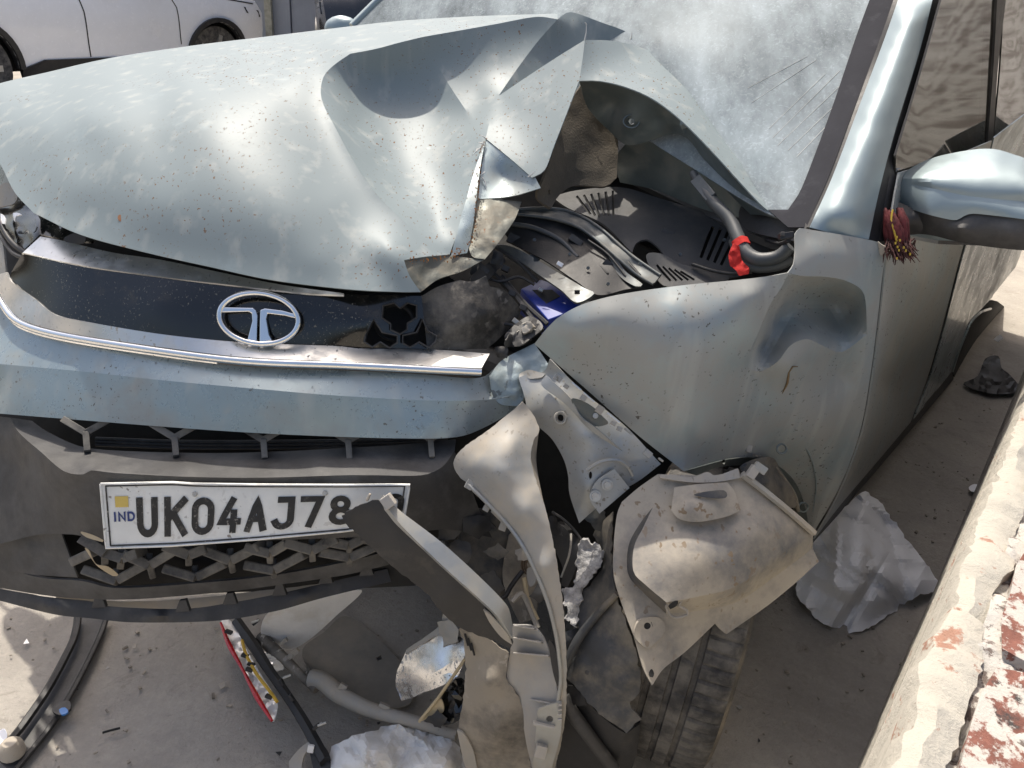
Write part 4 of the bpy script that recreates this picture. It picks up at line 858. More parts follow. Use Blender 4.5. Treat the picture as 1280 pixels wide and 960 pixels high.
fender = panels('fender', [m_fend], car, FC, [
    (['top', 'dena', 'denb', 'arch2', 'low'], [(720, 410, 1.198), (760, 392, 1.186), (850, 377, 1.183), (940, 368, 1.20), (800, 450, 1.20), (850, 520, 1.243), (900, 450, 1.215), (760, 440, 1.212), (880, 545, 1.285), (905, 400, 1.19)]),
    (['notch', 'rear', 'gap', '-d2b', '-d2a'], [(1020, 318, 1.255), (1060, 325, 1.285), (1092, 350, 1.335)]),
    (['d2a', '-bz', '-dena'], [(1008, 358, 1.335), (1040, 361, 1.378), (1066, 384, 1.405), (980, 372, 1.30), (970, 398, 1.335), (955, 432, 1.325), (1000, 395, 1.38), (1040, 405, 1.425)]),
    (['d2b', 'arch', '-denb', 'bz'], [(985, 455, 1.292), (1005, 440, 1.305), (1000, 480, 1.355), (1050, 470, 1.44), (950, 485, 1.33), (970, 510, 1.37), (1030, 515, 1.44), (1000, 548, 1.452), (1040, 570, 1.54), (960, 545, 1.42), (1010, 610, 1.60)])], step=6, thick=.002, smooth=15)
# folded flange along the arch, with holes and a clip
panel('arch_flange', m_inner, fender, [(855, 589, 1.30, S), (880, 582, 1.34), (912, 574, 1.39), (945, 572, 1.445), (965, 579, 1.495), (985, 593, 1.555), (999, 613, 1.615), (1008, 641, 1.665), (1012, 673, 1.695, S), (1004, 664, 1.70), (996, 640, 1.68), (987, 617, 1.63), (974, 600, 1.58), (955, 588, 1.52), (930, 582, 1.46), (900, 584, 1.40), (870, 594, 1.34, S)], [], 5, .003, holes=[[(905 + 2.5 * math.cos(a), 577.5 + 3 * math.sin(a)) for a in [i * .7854 for i in range(8)]], [(1004 + 2 * math.cos(a), 628 + 3.4 * math.sin(a)) for a in [i * .7854 for i in range(8)]]])
vbox('clip', 937, 561, 1.405, 7, 9, .008, m_cream, fender, 12)
for x, y, d in ((977, 561, 1.43), (1004, 634, 1.60)):
    v, f = tube_geo([W(x + 6 * math.cos(a), y + 6 * math.sin(a), d) for a in [i * math.pi / 6 for i in range(13)]], .002, 6); obj('dimple', v, f, m_inner, fender, smooth=60)
tube('arch_crease', [(930, 560, 1.405), (955, 535, 1.41), (985, 540, 1.44), (1010, 565, 1.50), (1020, 600, 1.57), (1016, 640, 1.64)], [.001, .002, .0025, .002, .001], m_paint, fender, 8)
tear = Z('h', (380, 720, 1.352), (400, 680, 1.33), (405, 640, 1.31), (420, 620, 1.30), (438, 620, 1.305))
tube('tear', tear, [.0008, .002, .002, .0008], mk('torn_rust_edge', (.18, .12, .06), .9), fender, 6)
panel('fender_tab', m_cream, fender, [(1097, 302, 1.312, S), (1102, 306, 1.31), (1107, 308, 1.31, S), (1106, 322, 1.325, S), (1100, 318, 1.322)], [], 3, .002)
# door skin, sill, rear quarter
door = panel('front_door', m_fend, car, [(1109, 311, 1.330, S)] + [(p[0] + 3, p[1], p[2] + .012) for p in FC['gap'][1:-1]] + [(1018, 674, 1.70, S)] + on(db, (1050, 632), (1100, 573), (1138, 528, 0, S), (1160, 470), (1180, 400), (1198, 330), (1215, 270, 0, S), (1240, 176, 0, S)) + [(1180, 200, 1.6), (1124, 216, 1.36, S), (1116, 260, 1.335)],
       on(db, (1130, 400, -.02), (1150, 350, -.02), (1100, 480, -.01)), 8, .003, smooth=60)
if 0: tube('door_lower_crease', on(db, (1060, 600, -.004), (1100, 548, -.004), (1150, 486, -.004), (1178, 448, -.004)), .004, m_paint, door, 8)
sill = panel('sill', m_blackp, car, [(1012, 672, 1.70, S)] + on(db, (1050, 630, .01), (1100, 571, .01), (1150, 512, .01), (1190, 464, .01, S), (1192, 474, .05, S), (1150, 524, .05), (1100, 583, .05), (1050, 641, .05)) + [(1013, 682, 1.73, S)], [], 8, .01)
rd = panel('rear_door', m_paint, car, on(db, (1142, 524, 0, S), (1163, 470), (1183, 400), (1201, 330), (1218, 270, 0, S), (1243, 172, 0, S), (1290, 136, 0, S), (1300, 240, 0, S), (1262, 320), (1240, 372, 0, S), (1225, 388), (1210, 405), (1202, 430), (1196, 452), (1190, 464, 0, S)), [], 8, .003, smooth=60)
panel('wheel_arch_gap', m_dark, car, on(db, (1190, 464, .06, S), (1200, 425, .06), (1212, 403, .06), (1240, 375, .06), (1262, 400, .1), (1235, 470, .1), (1205, 500, .1, S)), [], 8, .004)
tube('rear_arch_edge', on(db, (1190, 464, -.005), (1196, 445, -.005), (1204, 424, -.005), (1214, 402, -.005), (1226, 390, -.005), (1238, 386, -.005)), .006, m_paint, rd, 8)
# a-pillar, trims, side glass
pL = crom([(1012, 284, 1.30), (1040, 222, 1.33), (1078, 122, 1.385), (1105, 50, 1.43), (1126, -10, 1.47)], 12); pR = crom([(1086, 299, 1.315), (1100, 235, 1.33), (1120, 160, 1.355), (1150, 62, 1.40), (1168, -10, 1.43)], 12)
pil_in = []
for k in range(1, 12):
    a_ = pL[int(k / 12 * (len(pL) - 1))]; b_ = pR[int(k / 12 * (len(pR) - 1))]
    for q in (.25, .5, .75): x_, y_, d_ = lerp(a_, b_, q); pil_in.append((x_, y_, d_ - .03 * math.sin(math.pi * q) ** .8))
pil = panel('a_pillar', m_paintc, car, [(1012, 284, 1.30, S), (1040, 222, 1.33), (1078, 122, 1.385), (1105, 50, 1.43), (1126, -10, 1.47, S), (1168, -10, 1.43, S), (1150, 62, 1.40), (1120, 160, 1.355), (1100, 235, 1.33), (1086, 299, 1.315, S), (1050, 294, 1.30)], pil_in, 6, .003)
panel('pillar_seal', m_blackd, car, [(1086, 300, 1.325, S), (1100, 236, 1.34), (1120, 160, 1.365), (1150, 62, 1.41), (1168, -10, 1.44, S), (1180, -10, 1.45, S), (1160, 62, 1.425), (1131, 150, 1.385), (1113, 215, 1.36), (1098, 302, 1.335, S)], [], 7, .004)
panel('sail_trim', m_blackp, car, [(1098, 302, 1.335, S), (1113, 215, 1.36), (1119, 192, 1.372, S), (1121, 250, 1.37), (1119, 300, 1.37, S)], [], 6, .006)
panel('windshield_seal', m_blackd, car, [(1008, 284, 1.302, S), (1038, 218, 1.338), (1074, 120, 1.395), (1101, 46, 1.44), (1120, -10, 1.48, S), (1127, -10, 1.475, S), (1106, 50, 1.436), (1079, 122, 1.39), (1042, 222, 1.334), (1014, 284, 1.30, S)], [], 5, .004)
glassA = panel('front_side_window', m_side, car, on(dg, (1118, 300, 0, S), (1120, 194, 0, S), (1150, 95), (1180, -12, 0, S), (1253, -12, 0, S), (1247, 80), (1236, 178, 0, S), (1180, 240, 0, S)), [], 14, .004)
panel('b_pillar', m_blackp, car, on(dg, (1247, -12, -.012, S), (1242, 80, -.012), (1234, 184, -.012, S), (1241, 186, -.012, S), (1248, 80, -.012), (1259, -12, -.012, S)), [], 8, .02)
panel('rear_side_window', m_side, car, on(dg, (1256, -12, 0, S), (1250, 90), (1242, 172, 0, S), (1292, 134, 0, S), (1292, -12, 0, S)), [], 14, .004)
panel('belt_trim', m_blackp, car, on(dg, (1238, 180, -.02, S), (1292, 136, -.02, S), (1292, 146, -.025, S), (1238, 190, -.025, S)), [], 8, .02)
# cabin shell: roof, far side and tail (mostly beyond the frame), with openings
def CP(s, t, z): return Vector((.8 * t, -.6 * t, 0)) + CRR * s + Vector((0, 0, z))     # s rearwards, t along the outward normal
def quadmesh(name, quads, mat, thick=.02, parent=car, **kw):
    V, F = [], []
    for q in quads: b = len(V); V += q; F.append(tuple(range(b, b + len(q))))
    return obj(name, V, F, mat, parent, thick=thick, **kw)
T0 = -.29; TW = -1.95
quadmesh('roof', [[CP(2.0, T0 - .16, 1.50), CP(3.9, T0 - .18, 1.50), CP(3.9, TW + .18, 1.50), CP(2.0, TW + .16, 1.50)]], m_paint, .03)
quadmesh('tailgate', [[CP(4.45, T0 - .05, .3), CP(4.45, TW + .05, .3), CP(4.45, TW + .05, 1.02), CP(4.45, T0 - .05, 1.02)]], m_paint, .03)
quadmesh('tail_post', [[CP(4.45, T0 - .05, 1.02), CP(4.4, T0 - .22, 1.02), CP(3.9, T0 - .3, 1.5), CP(3.9, T0 - .18, 1.5)], [CP(4.45, TW + .05, 1.02), CP(4.4, TW + .22, 1.02), CP(3.9, TW + .3, 1.5), CP(3.9, TW + .18, 1.5)]], m_paint, .02, kind='stuff')
quadmesh('far_side', [[CP(1.3, TW, .3), CP(4.45, TW, .3), CP(4.45, TW + .02, 1.02), CP(1.3, TW + .02, 1.02)]], m_paint, .03)
quadmesh('far_pillar', [[CP(1.45, TW + .03, 1.02), CP(1.55, TW + .03, 1.02), CP(2.12, TW + .16, 1.5), CP(2.0, TW + .16, 1.5)]], m_paintc, .04)
quadmesh('far_centre_pillar', [[CP(2.55, TW + .03, 1.02), CP(2.68, TW + .03, 1.02), CP(2.70, TW + .16, 1.5), CP(2.6, TW + .16, 1.5)]], m_blackd, .04)
quadmesh('near_quarter', [[CP(3.0, T0 - .01, .3), CP(4.45, T0 - .01, .3), CP(4.45, T0 - .03, 1.02), CP(3.0, T0 - .03, 1.02)]], m_paint, .02)
quadmesh('near_rear_post', [[CP(3.45, T0 - .05, 1.05), CP(4.2, T0 - .05, 1.05), CP(3.9, T0 - .18, 1.49), CP(3.55, T0 - .18, 1.49)]], m_paint, .02)
quadmesh('cabin_floor', [[CP(1.9, T0 - .06, .32), CP(4.4, T0 - .06, .32), CP(4.4, TW + .06, .32), CP(1.9, TW + .06, .32)]], m_dash, .04)
quadmesh('bulkhead', [[CP(1.9, T0 - .1, .3), CP(1.9, TW + .06, .3), CP(1.75, TW + .06, .93), CP(1.75, T0 - .1, .93)]], m_dash, .02)
quadmesh('door_lining', [[CP(1.9, T0 - .06, .35), CP(4.3, T0 - .06, .35), CP(4.3, T0 - .08, 1.0), CP(1.7, T0 - .08, 1.0)]], m_dash, .02)
for s_, t in ((2.55, -.75), (2.55, -1.5), (3.45, -.8), (3.45, -1.45)):
    v, f = join_geo([box_geo(CP(s_, t, .85), (CRR + Vector((0, 0, -.0)), CN, Vector((.1, .12, 1))), (.07, .24, .35))]); st = fix(obj('seat_back', v, f, m_dash, car, bev=.04))
    v, f = box_geo(CP(s_ + .05, t, 1.28), (CRR, CN, Vector((.05, .08, 1))), (.05, .13, .09)); fix(obj('headrest', v, f, m_dash, st, bev=.035))
# windshield on the plane of its three corners, slightly bowed
wa, wb, wc = W(1012, 284, 1.315), W(1122, -2, 1.485), W(445, 32, 2.22)
wn_ = (wb - wa).cross(wc - wa).normalized(); woff = wn_.dot(wa)
def dw(x, y): return Dn(x, y, wn_, woff)
ws_in = on(dw, (800, 60, -.05), (900, 120, -.03), (700, 30, -.05))
ws = on(dw, (1010, 284, 0, S), (1040, 215), (1076, 118), (1104, 46), (1126, -14, 0, S), (900, -40), (640, -40), (505, -30, 0, S), (462, 10), (445, 32, 0, S), (560, 60), (700, 110), (850, 200), (950, 262))
wsh = panel('windshield', m_wind, car, ws, on(dw, (800, 60, -.05), (900, 120, -.03), (700, 30, -.05)), 12, .004)
ws_ev = tps([tuple(p[:3]) for p in closed(ws, 20)] + ws_in)
def dws(x, y): return float(ws_ev([(x, y)])[0])
frit = on(dws, (1008, 284, -.002, S), (1038, 216, -.003), (1074, 119, -.003), (1102, 46, -.003), (1124, -14, -.002, S), (1092, -14, -.003, S), (1070, 46, -.003), (1038, 140, -.003), (1002, 235, -.003), (985, 262, -.003, S), (960, 262, -.003, S), (985, 284, -.003, S))
panel('windshield_frit', mk('frit_band', (.05, .05, .056), .95, dust=.25, dcol=(.10, .10, .108), dsc=20, spec=.05), wsh, frit, [], 8, .002)
tube('far_pillar_trim', on(dw, (440, 33, .0), (463, 10, .0), (492, -18, .0)), .012, m_paintc, car, 8)
# wiper scratches on the dust
for a_, b_ in (((962, 160), (1032, 92)), ((966, 172), (1050, 88)), ((972, 182), (1062, 96)), ((985, 188), (1058, 118)), ((996, 196), (1050, 140)), ((935, 110), (1010, 70)), ((940, 128), (1020, 75))):
    tube('wiper_scratch', on(dws, a_ + (-.0006,), lerp(a_, b_, .5) + (-.0006,), b_ + (-.0006,)), .0005, m_scuffw, wsh, 5)
dash = panel('dashboard', m_dash, car, [(640, 60, 2.3), (800, 130, 1.9), (900, 200, 1.65), (1000, 292, 1.40), (960, 300, 1.42), (800, 230, 1.75), (640, 140, 2.1)], [], 20, .02)
# airbag that went off behind the windshield
def blob(name, c, r, mat, parent, sx=(1, 1, 1), amp=.12, sc=2.0, sub=4):
    bm = bmesh.new(); bmesh.ops.create_icosphere(bm, subdivisions=sub, radius=1)
    for v_ in bm.verts:
        n_ = noise.noise(v_.co * sc) + .5 * noise.noise(v_.co * sc * 2.3); v_.co *= 1 + amp * n_
    V = [Vector(c) + Vector((v_.co.x * r * sx[0], v_.co.y * r * sx[1], v_.co.z * r * sx[2])) for v_ in bm.verts]; F = [tuple(v_.index for v_ in f_.verts) for f_ in bm.faces]; bm.free()
    return obj(name, V, F, mat, parent, smooth=50)
blob('airbag', W(930, 180, dws(930, 180) + .145), .12, m_airbag, car, (.9, 1.0, .75), .15, 1.6); blob('airbag', W(960, 222, dws(960, 222) + .105), .085, m_airbag, car, (1.0, 1.0, .6), .18, 1.8)
# wiper
bar('wiper', [(951, 228, 1.40), (968, 236, 1.385), (990, 245, 1.37)], [.006, .012, .010], .012, m_blackd, car)
panel('scuttle', m_blackp, car, [(930, 255, 1.46), (985, 262, 1.37), (1010, 284, 1.31), (1000, 300, 1.31), (985, 300, 1.34), (930, 285, 1.44)], [], 6, .006)
# rear view of far wing mirror over the hood
blob('far_mirror', W(428, 38, 2.35), .055, m_paintc, car, (1.0, .6, .75), .04)
# --- near wing mirror
mirror = None
mt = [(1119, 224, 1.405), (1142, 208, 1.405), (1167, 197, 1.39), (1197, 190, 1.37), (1226, 186, 1.355), (1247, 187, 1.34), (1267, 193, 1.325), (1285, 200, 1.31), (1318, 226, 1.285)]
mm = [(1320, 256, 1.25), (1280, 252, 1.268), (1247, 249, 1.282), (1205, 244, 1.305), (1163, 235, 1.335), (1122, 227, 1.392)]
ml = [(1125, 256, 1.40), (1153, 266, 1.345), (1180, 273, 1.325), (1196, 275, 1.315), (1205, 270, 1.308), (1217, 267, 1.30), (1280, 274, 1.262), (1320, 280, 1.24)]
MC = dict(t=mt, r=[mt[-1], (1326, 242, 1.265), mm[0]], m=mm, l=[mm[-1], mt[0]], lo=ml, l2=[mm[-1], (1121, 242, 1.398), ml[0]], r2=[ml[-1], mm[0]])
cT = crom(mt, 4); cM = crom(mm[::-1], 4); cL = crom(ml, 4); min1, min2 = [], []
for k in range(1, 14):
    a_, b_, c_ = (q_[int(k / 14 * (len(q_) - 1))] for q_ in (cT, cM, cL))
    for q in (.3, .6, .85): x_, y_, d_ = lerp(a_, b_, q); min1.append((x_, y_, d_ - .022 * math.sin(math.pi * min(1, q)) ** .7))
    x_, y_, d_ = lerp(b_, c_, .5); min2.append((x_, y_, d_ - .003))
mirror = panels('wing_mirror', [m_paintc], car, MC, [(['t', 'r', 'm', 'l'], min1, 0, .02), (['lo', 'r2', 'm', 'l2'], min2)], step=5, thick=.003, smooth=24)
lowb = [(1130, 292, 1.42), (1163, 294, 1.37), (1205, 304, 1.335), (1257, 311, 1.305), (1285, 313, 1.29), (1320, 312, 1.27)]
panel('mirror_base', m_blackp, mirror, [(ml[0][0], ml[0][1], ml[0][2] + .004, S)] + [(p[0], p[1], p[2] + .004) for p in ml[1:-1]] + [(ml[-1][0], ml[-1][1], ml[-1][2] + .004, S)] + [lowb[-1] + (S,)] + lowb[-2:0:-1] + [lowb[0] + (S,)], [(1200, 285, 1.305), (1260, 290, 1.275)], 5, .004)
panel('mirror_arm', m_blackp, mirror, [(1104, 262, 1.38), (1120, 252, 1.385), (1150, 268, 1.36), (1152, 290, 1.375), (1130, 294, 1.40), (1104, 296, 1.38)], [(1128, 275, 1.36)], 5, .01)
V = [W(x, y, d) + CF * t for x, y, d, t in ((1125, 224, 1.42, .09), (1200, 195, 1.39, .10), (1265, 197, 1.35, .10), (1322, 230, 1.31, .09), (1322, 300, 1.29, .07), (1200, 296, 1.35, .07), (1128, 285, 1.41, .06))]
obj('mirror_glass', V, [tuple(range(7))], m_chrome, mirror, thick=.01)
# garland tied to the mirror arm: a wilted marigold string with a shaggy end
gar = empty('flower_garland', W(1125, 330, 1.33), 'wilted dark red flower garland tied to the wing mirror arm', 'garland')
pet = []
for k in range(26):
    a = k * 2.4; y0 = 262 + (k % 6) * 3; x_ = 1119 + 11 * math.cos(a); d_ = 1.335 + .018 * math.sin(a)
    pet.append(tube_geo([W(x_ - 3, y0 - 2, d_), W(x_ + 1, y0 + 14, d_ - .006), W(x_ + 3, y0 + 28, d_), W(x_ + 4 + 3 * math.cos(a), y0 + 38, d_ + .002)], [.002, .007, .006, .001], 6))
v, f = join_geo(pet); obj('petals', v, f, m_maroon, gar, smooth=60, kind='stuff')
tube('tinsel', [(1116, 262, 1.312), (1114, 275, 1.31), (1118, 290, 1.308), (1121, 302, 1.31)], .0016, m_gold, gar, 6)
tas = []
for k in range(190):
    a = random.uniform(0, 6.28); L_ = random.uniform(8, 22); x_ = 1126 + random.gauss(0, 7); y0 = 296 + random.uniform(0, 16)
    tas.append(tube_geo([W(x_, y0, 1.325), W(x_ + 6 * math.cos(a), y0 + L_ * .5, 1.322 + .012 * math.sin(a)), W(x_ + 11 * math.cos(a) + 4, y0 + L_, 1.322 + .02 * math.sin(a))], [.0016, .0013, .0005], 4))
v, f = join_geo(tas); obj('tassel', v, f, mk('dry_maroon', (.055, .02, .018), .9, var=.5, vsc=80), gar, kind='stuff')
tas = []
for k in range(9):
    x_ = 1126 + random.gauss(0, 7); y0 = 312 + random.gauss(0, 7); tas.append(box_geo(W(x_, y0, 1.305), (right, up, CF), (.0012, .002, .001)))
v, f = join_geo(tas); obj('gold_flecks', v, f, m_gold, gar, kind='stuff')
# ------------------------------------------------------------------ engine bay
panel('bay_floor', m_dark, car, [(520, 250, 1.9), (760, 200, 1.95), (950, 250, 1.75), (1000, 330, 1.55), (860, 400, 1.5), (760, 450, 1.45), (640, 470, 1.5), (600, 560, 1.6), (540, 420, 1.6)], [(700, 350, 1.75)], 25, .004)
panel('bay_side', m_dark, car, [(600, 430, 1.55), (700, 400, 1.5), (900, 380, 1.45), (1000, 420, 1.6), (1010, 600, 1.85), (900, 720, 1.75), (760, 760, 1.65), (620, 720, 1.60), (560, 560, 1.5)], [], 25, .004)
def slot(x0, y0, x1, y1, w): 
    nx_, ny_ = -(y1 - y0), (x1 - x0); l_ = math.hypot(nx_, ny_); nx_, ny_ = nx_ / l_ * w / 2, ny_ / l_ * w / 2
    return Z('g', (x0 + nx_, y0 + ny_), (x1 + nx_, y1 + ny_), (x1 - nx_, y1 - ny_), (x0 - nx_, y0 - ny_))
slots = [slot(300 + 27 * i, 372 - 4 * i, 352 + 17 * i, 440 + 5 * i if i < 3 else 445, 9) for i in range(6)] + [slot(808 + 29 * i, 484 + 8 * i, 762 + 25 * i, 602 + 9 * i, 11) for i in range(4)]
cowl = panel('cowl_panel', m_grey, car, [(690, 246, 1.60, S), (720, 238, 1.63), (775, 234, 1.66), (822, 247, 1.63), (905, 274, 1.56), (955, 299, 1.48, S), (960, 318, 1.46), (925, 345, 1.46, S), (905, 347, 1.455), (882, 340, 1.47), (850, 332, 1.48), (833, 322, 1.49), (822, 308, 1.50), (808, 299, 1.505), (795, 304, 1.50), (790, 316, 1.49, S), (754, 280, 1.53), (710, 260, 1.57)], [(820, 270, 1.575), (870, 300, 1.515), (760, 258, 1.60)], 6, .004, holes=slots)
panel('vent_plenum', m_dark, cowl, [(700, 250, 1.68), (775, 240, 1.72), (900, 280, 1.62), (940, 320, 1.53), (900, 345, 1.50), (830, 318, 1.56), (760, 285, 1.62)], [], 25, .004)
slots2 = [slot(598 + 22 * i, 628 + 6 * i, 650 + 22 * i, 688 - 1 * i, 8) for i in range(5)]
panel('intake_grille', m_grey, car, Z('g', (560, 590, 1.46), (620, 588, 1.46), (690, 625, 1.45), (800, 650, 1.44), (870, 672, 1.43), (860, 690, 1.42), (640, 710, 1.43), (585, 660, 1.45)), [], 5, .004, holes=slots2)
railT = Z('g', (60, 425, 1.50), (150, 418, 1.515), (250, 424, 1.52), (330, 455, 1.50), (400, 502, 1.475), (500, 590, 1.44), (612, 668, 1.405)); railB = Z('g', (585, 700, 1.40), (520, 662, 1.415), (455, 605, 1.43), (380, 540, 1.46), (300, 485, 1.485), (200, 455, 1.50), (70, 440, 1.50))
panel('fender_rail', m_rail, car, [railT[0] + (S,)] + railT[1:-1] + [railT[-1] + (S,), railB[0] + (S,)] + railB[1:-1] + [railB[-1] + (S,)], [lerp(railT[k], railB[6 - k], .5)[:2] + (lerp(railT[k], railB[6 - k], .5)[2] + .006,) for k in range(1, 6)], 4, .004, smooth=50)
tube('rail_bead', railT, .0035, m_rail, car, 8); tube('rail_bead', railB, .003, m_rail, car, 8)
panel('inner_wing', m_blackd, car, Z('g', (20, 470, 1.52), (90, 440, 1.51), (200, 455, 1.515), (320, 500, 1.50), (400, 560, 1.47), (450, 620, 1.44), (480, 680, 1.42), (540, 706, 1.405), (480, 720, 1.40), (380, 740, 1.38), (300, 690, 1.40), (180, 610, 1.44), (60, 545, 1.49)), [], 6, .003)
panel('wing_edge', m_rail, car, Z('g', (395, 545, 1.46), (440, 590, 1.44), (480, 650, 1.42), (545, 700, 1.395), (520, 708, 1.395), (460, 670, 1.42), (420, 600, 1.445)), [], 4, .004)
panel('upper_rail', m_rail, car, Z('g', (0, 555, 1.47), (50, 558, 1.46), (120, 590, 1.445), (220, 650, 1.42), (330, 715, 1.39), (365, 735, 1.375), (300, 768, 1.37), (240, 720, 1.395), (160, 665, 1.42), (80, 610, 1.45), (0, 570, 1.475)), [], 4, .005,
      holes=[Z('g', (140, 600), (158, 600), (158, 616), (140, 616)), Z('g', (292, 722), (312, 722), (312, 738), (292, 738))])
panel('battery', m_battery, car, [(651, 361, 1.46, S), (676, 349, 1.50, S), (700, 358, 1.46), (726, 376, 1.42, S), (712, 389, 1.40), (685, 400, 1.385, S)], [], 6, .05, bev=.002)
panel('battery_label', m_blackd, car, [(665, 362, 1.462, S), (690, 362, 1.448, S), (700, 370, 1.432, S), (682, 380, 1.423, S)], [], 6, .001)
tube('stay_rod', [(612, 338, 1.44), (640, 365, 1.41), (660, 392, 1.39), (678, 414, 1.375)], .006, m_blackd, car, 6)
tube('stay_rod', [(628, 345, 1.44), (655, 378, 1.40), (684, 405, 1.37)], .004, m_blackp, car, 6)
for x, y, d in ((640, 366, 1.395), (654, 384, 1.385), (632, 335, 1.43)): vbox('bracket_block', x, y, d, 9, 7, .02, m_blackp, car, 25)
panel('black_shroud', m_blackd, car, Z('u', (240, 380, 1.37), (400, 240, 1.44), (460, 160, 1.46), (380, 150, 1.45), (300, 200, 1.42), (180, 300, 1.38)), [], 4, .003, amp=.004, nsc=10)
panel('shroud_flap', m_blackp, car, Z('u', (460, 750, 1.36), (640, 610, 1.38), (760, 690, 1.36), (660, 790, 1.35), (560, 850, 1.35), (470, 830, 1.36)), [], 4, .003, amp=.004, nsc=8, ridged=True, smooth=20)
panel('connector', m_cream, car, Z('u', (585, 690, 1.355), (620, 660, 1.355), (660, 650, 1.35), (680, 690, 1.35), (640, 735, 1.35), (600, 745, 1.352)), [], 3, .01, amp=.003, nsc=4)
# hoses with a red strip of cloth
tube('hose', [(866, 216, 1.46), (872, 226, 1.45), (889, 250, 1.42), (912, 275, 1.395), (922, 296, 1.375), (931, 314, 1.36), (948, 324, 1.345), (972, 321, 1.33), (988, 308, 1.315)], [.008, .009, .0115, .012, .0125, .0125, .012, .011], m_hose, car, 12)
tube('hose', [(918, 300, 1.39), (926, 322, 1.375), (944, 333, 1.36), (972, 331, 1.345), (990, 322, 1.335)], .011, m_hose, car, 12)
bar('hose_clip', [(868, 222, 1.445), (888, 246, 1.412)], .022, .012, m_rail, car)
rr = empty('red_ribbon', W(925, 340, 1.36), 'strip of red cloth knotted round the grey hose in the engine bay', 'ribbon')
ax_ = (W(931, 314, 1.36) - W(922, 296, 1.375)).normalized(); c0 = W(926, 305, 1.368); o1 = ax_.orthogonal().normalized(); o2 = ax_.cross(o1)
V = [c0 + (o1 * math.cos(a) + o2 * math.sin(a)) * (.0145 + .001 * math.sin(5 * a)) + ax_ * s_ for s_ in (-.007, .0, .007) for a in [i * math.pi / 10 for i in range(20)]]
fix(obj('knot', V, [(j * 20 + i, j * 20 + (i + 1) % 20, j * 20 + 20 + (i + 1) % 20, j * 20 + 20 + i) for j in range(2) for i in range(20)], m_red, rr, smooth=60, thick=.0015))
panel('ribbon_tail', m_red, rr, Z('g', (882, 548, 1.352, S), (905, 560, 1.35, S), (915, 610, 1.35), (942, 640, 1.345), (940, 662, 1.345, S), (905, 668, 1.345), (895, 650, 1.345), (872, 632, 1.348, S), (866, 590, 1.35)), [], 3, .001, amp=.004, nsc=8)
vbox('hinge_clip', 984, 294, 1.255, 18, 8, .012, m_blackd, car, -8); vbox('hinge_clip', 979, 292, 1.25, 5, 5, .01, m_blackp, car)
tube('washer_pipe', [(958, 300, 1.40), (975, 305, 1.34), (986, 300, 1.29)], .004, m_blackd, car, 6)
v, f = box_geo(CP(1.47, -1.28, .50), (CRR, CN, Vector((0, 0, 1))), (.46, .52, .20)); fix(obj('bay_sun_blocker', v, f, m_blackd, car, bev=.03))  # plain box added to stop sun falling through the open bay
# ------------------------------------------------------------------ wheel, liner and hanging wreckage
WC = Vector((.386, 1.172, .275)); WAX = Vector((.948, -.315, -.03)).normalized(); WR = .292; WWD = .19
o1 = WAX.cross(Vector((0, 0, 1))).normalized(); o2 = o1.cross(WAX).normalized()
prof = [(.205, -.098), (.235, -.106), (.262, -.104), (.280, -.096), (.287, -.085), (.290, -.062), (.290, -.040), (.283, -.038), (.283, -.030), (.2915, -.028), (.292, -.004), (.285, -.002), (.285, .006), (.292, .008), (.2915, .030), (.283, .032), (.283, .040), (.290, .042), (.290, .062), (.287, .085), (.280, .096), (.262, .104), (.235, .106), (.205, .098)]
SEG = 360; V, F = [], []
for k in range(SEG):
    a = 2 * math.pi * k / SEG; rad = o1 * math.cos(a) + o2 * math.sin(a)
    for i, (r_, t) in enumerate(prof):
        if abs(t) >= .042 and abs(t) <= .0855 and k % 5 == (0 if t > 0 else 2): r_ -= .005
        elif abs(t) < .03 and k % 12 == (i % 3) and i in (9, 10, 13, 14): r_ -= .004
        V.append(WC + rad * r_ + WAX * t)
n_ = len(prof)
for k in range(SEG):
    for i in range(n_ - 1): a, c = k * n_ + i, ((k + 1) % SEG) * n_ + i; F.append((a, a + 1, c + 1, c))
wheel = fix(obj('wheel', V, F, [m_rubber, m_rubberw], car, smooth=38))
for p in wheel.data.polygons:
    if p.index % (n_ - 1) >= n_ - 4 or p.index % (n_ - 1) < 3: p.material_index = 1
rp = [(.20, .09), (.19, .075), (.185, .0), (.185, -.09), (.20, -.1)]; V, F = [], []
for k in range(48):
    a = 2 * math.pi * k / 48
    for r_, t in rp: V.append(WC + (o1 * math.cos(a) + o2 * math.sin(a)) * r_ + WAX * t)
for k in range(48):
    for i in range(4): a, c = k * 5 + i, ((k + 1) % 48) * 5 + i; F.append((a, a + 1, c + 1, c))
rim_ = fix(obj('rim', V, F, m_bolt, wheel, smooth=40))
for k in range(7):
    a = 2 * math.pi * k / 7; rad = o1 * math.cos(a) + o2 * math.sin(a); tan = -o1 * math.sin(a) + o2 * math.cos(a)
    v, f = box_geo(WC + rad * .10 + WAX * .06, (rad, tan, WAX), (.095, .022, .012)); fix(obj('spoke', v, f, m_bolt, wheel, bev=.004))
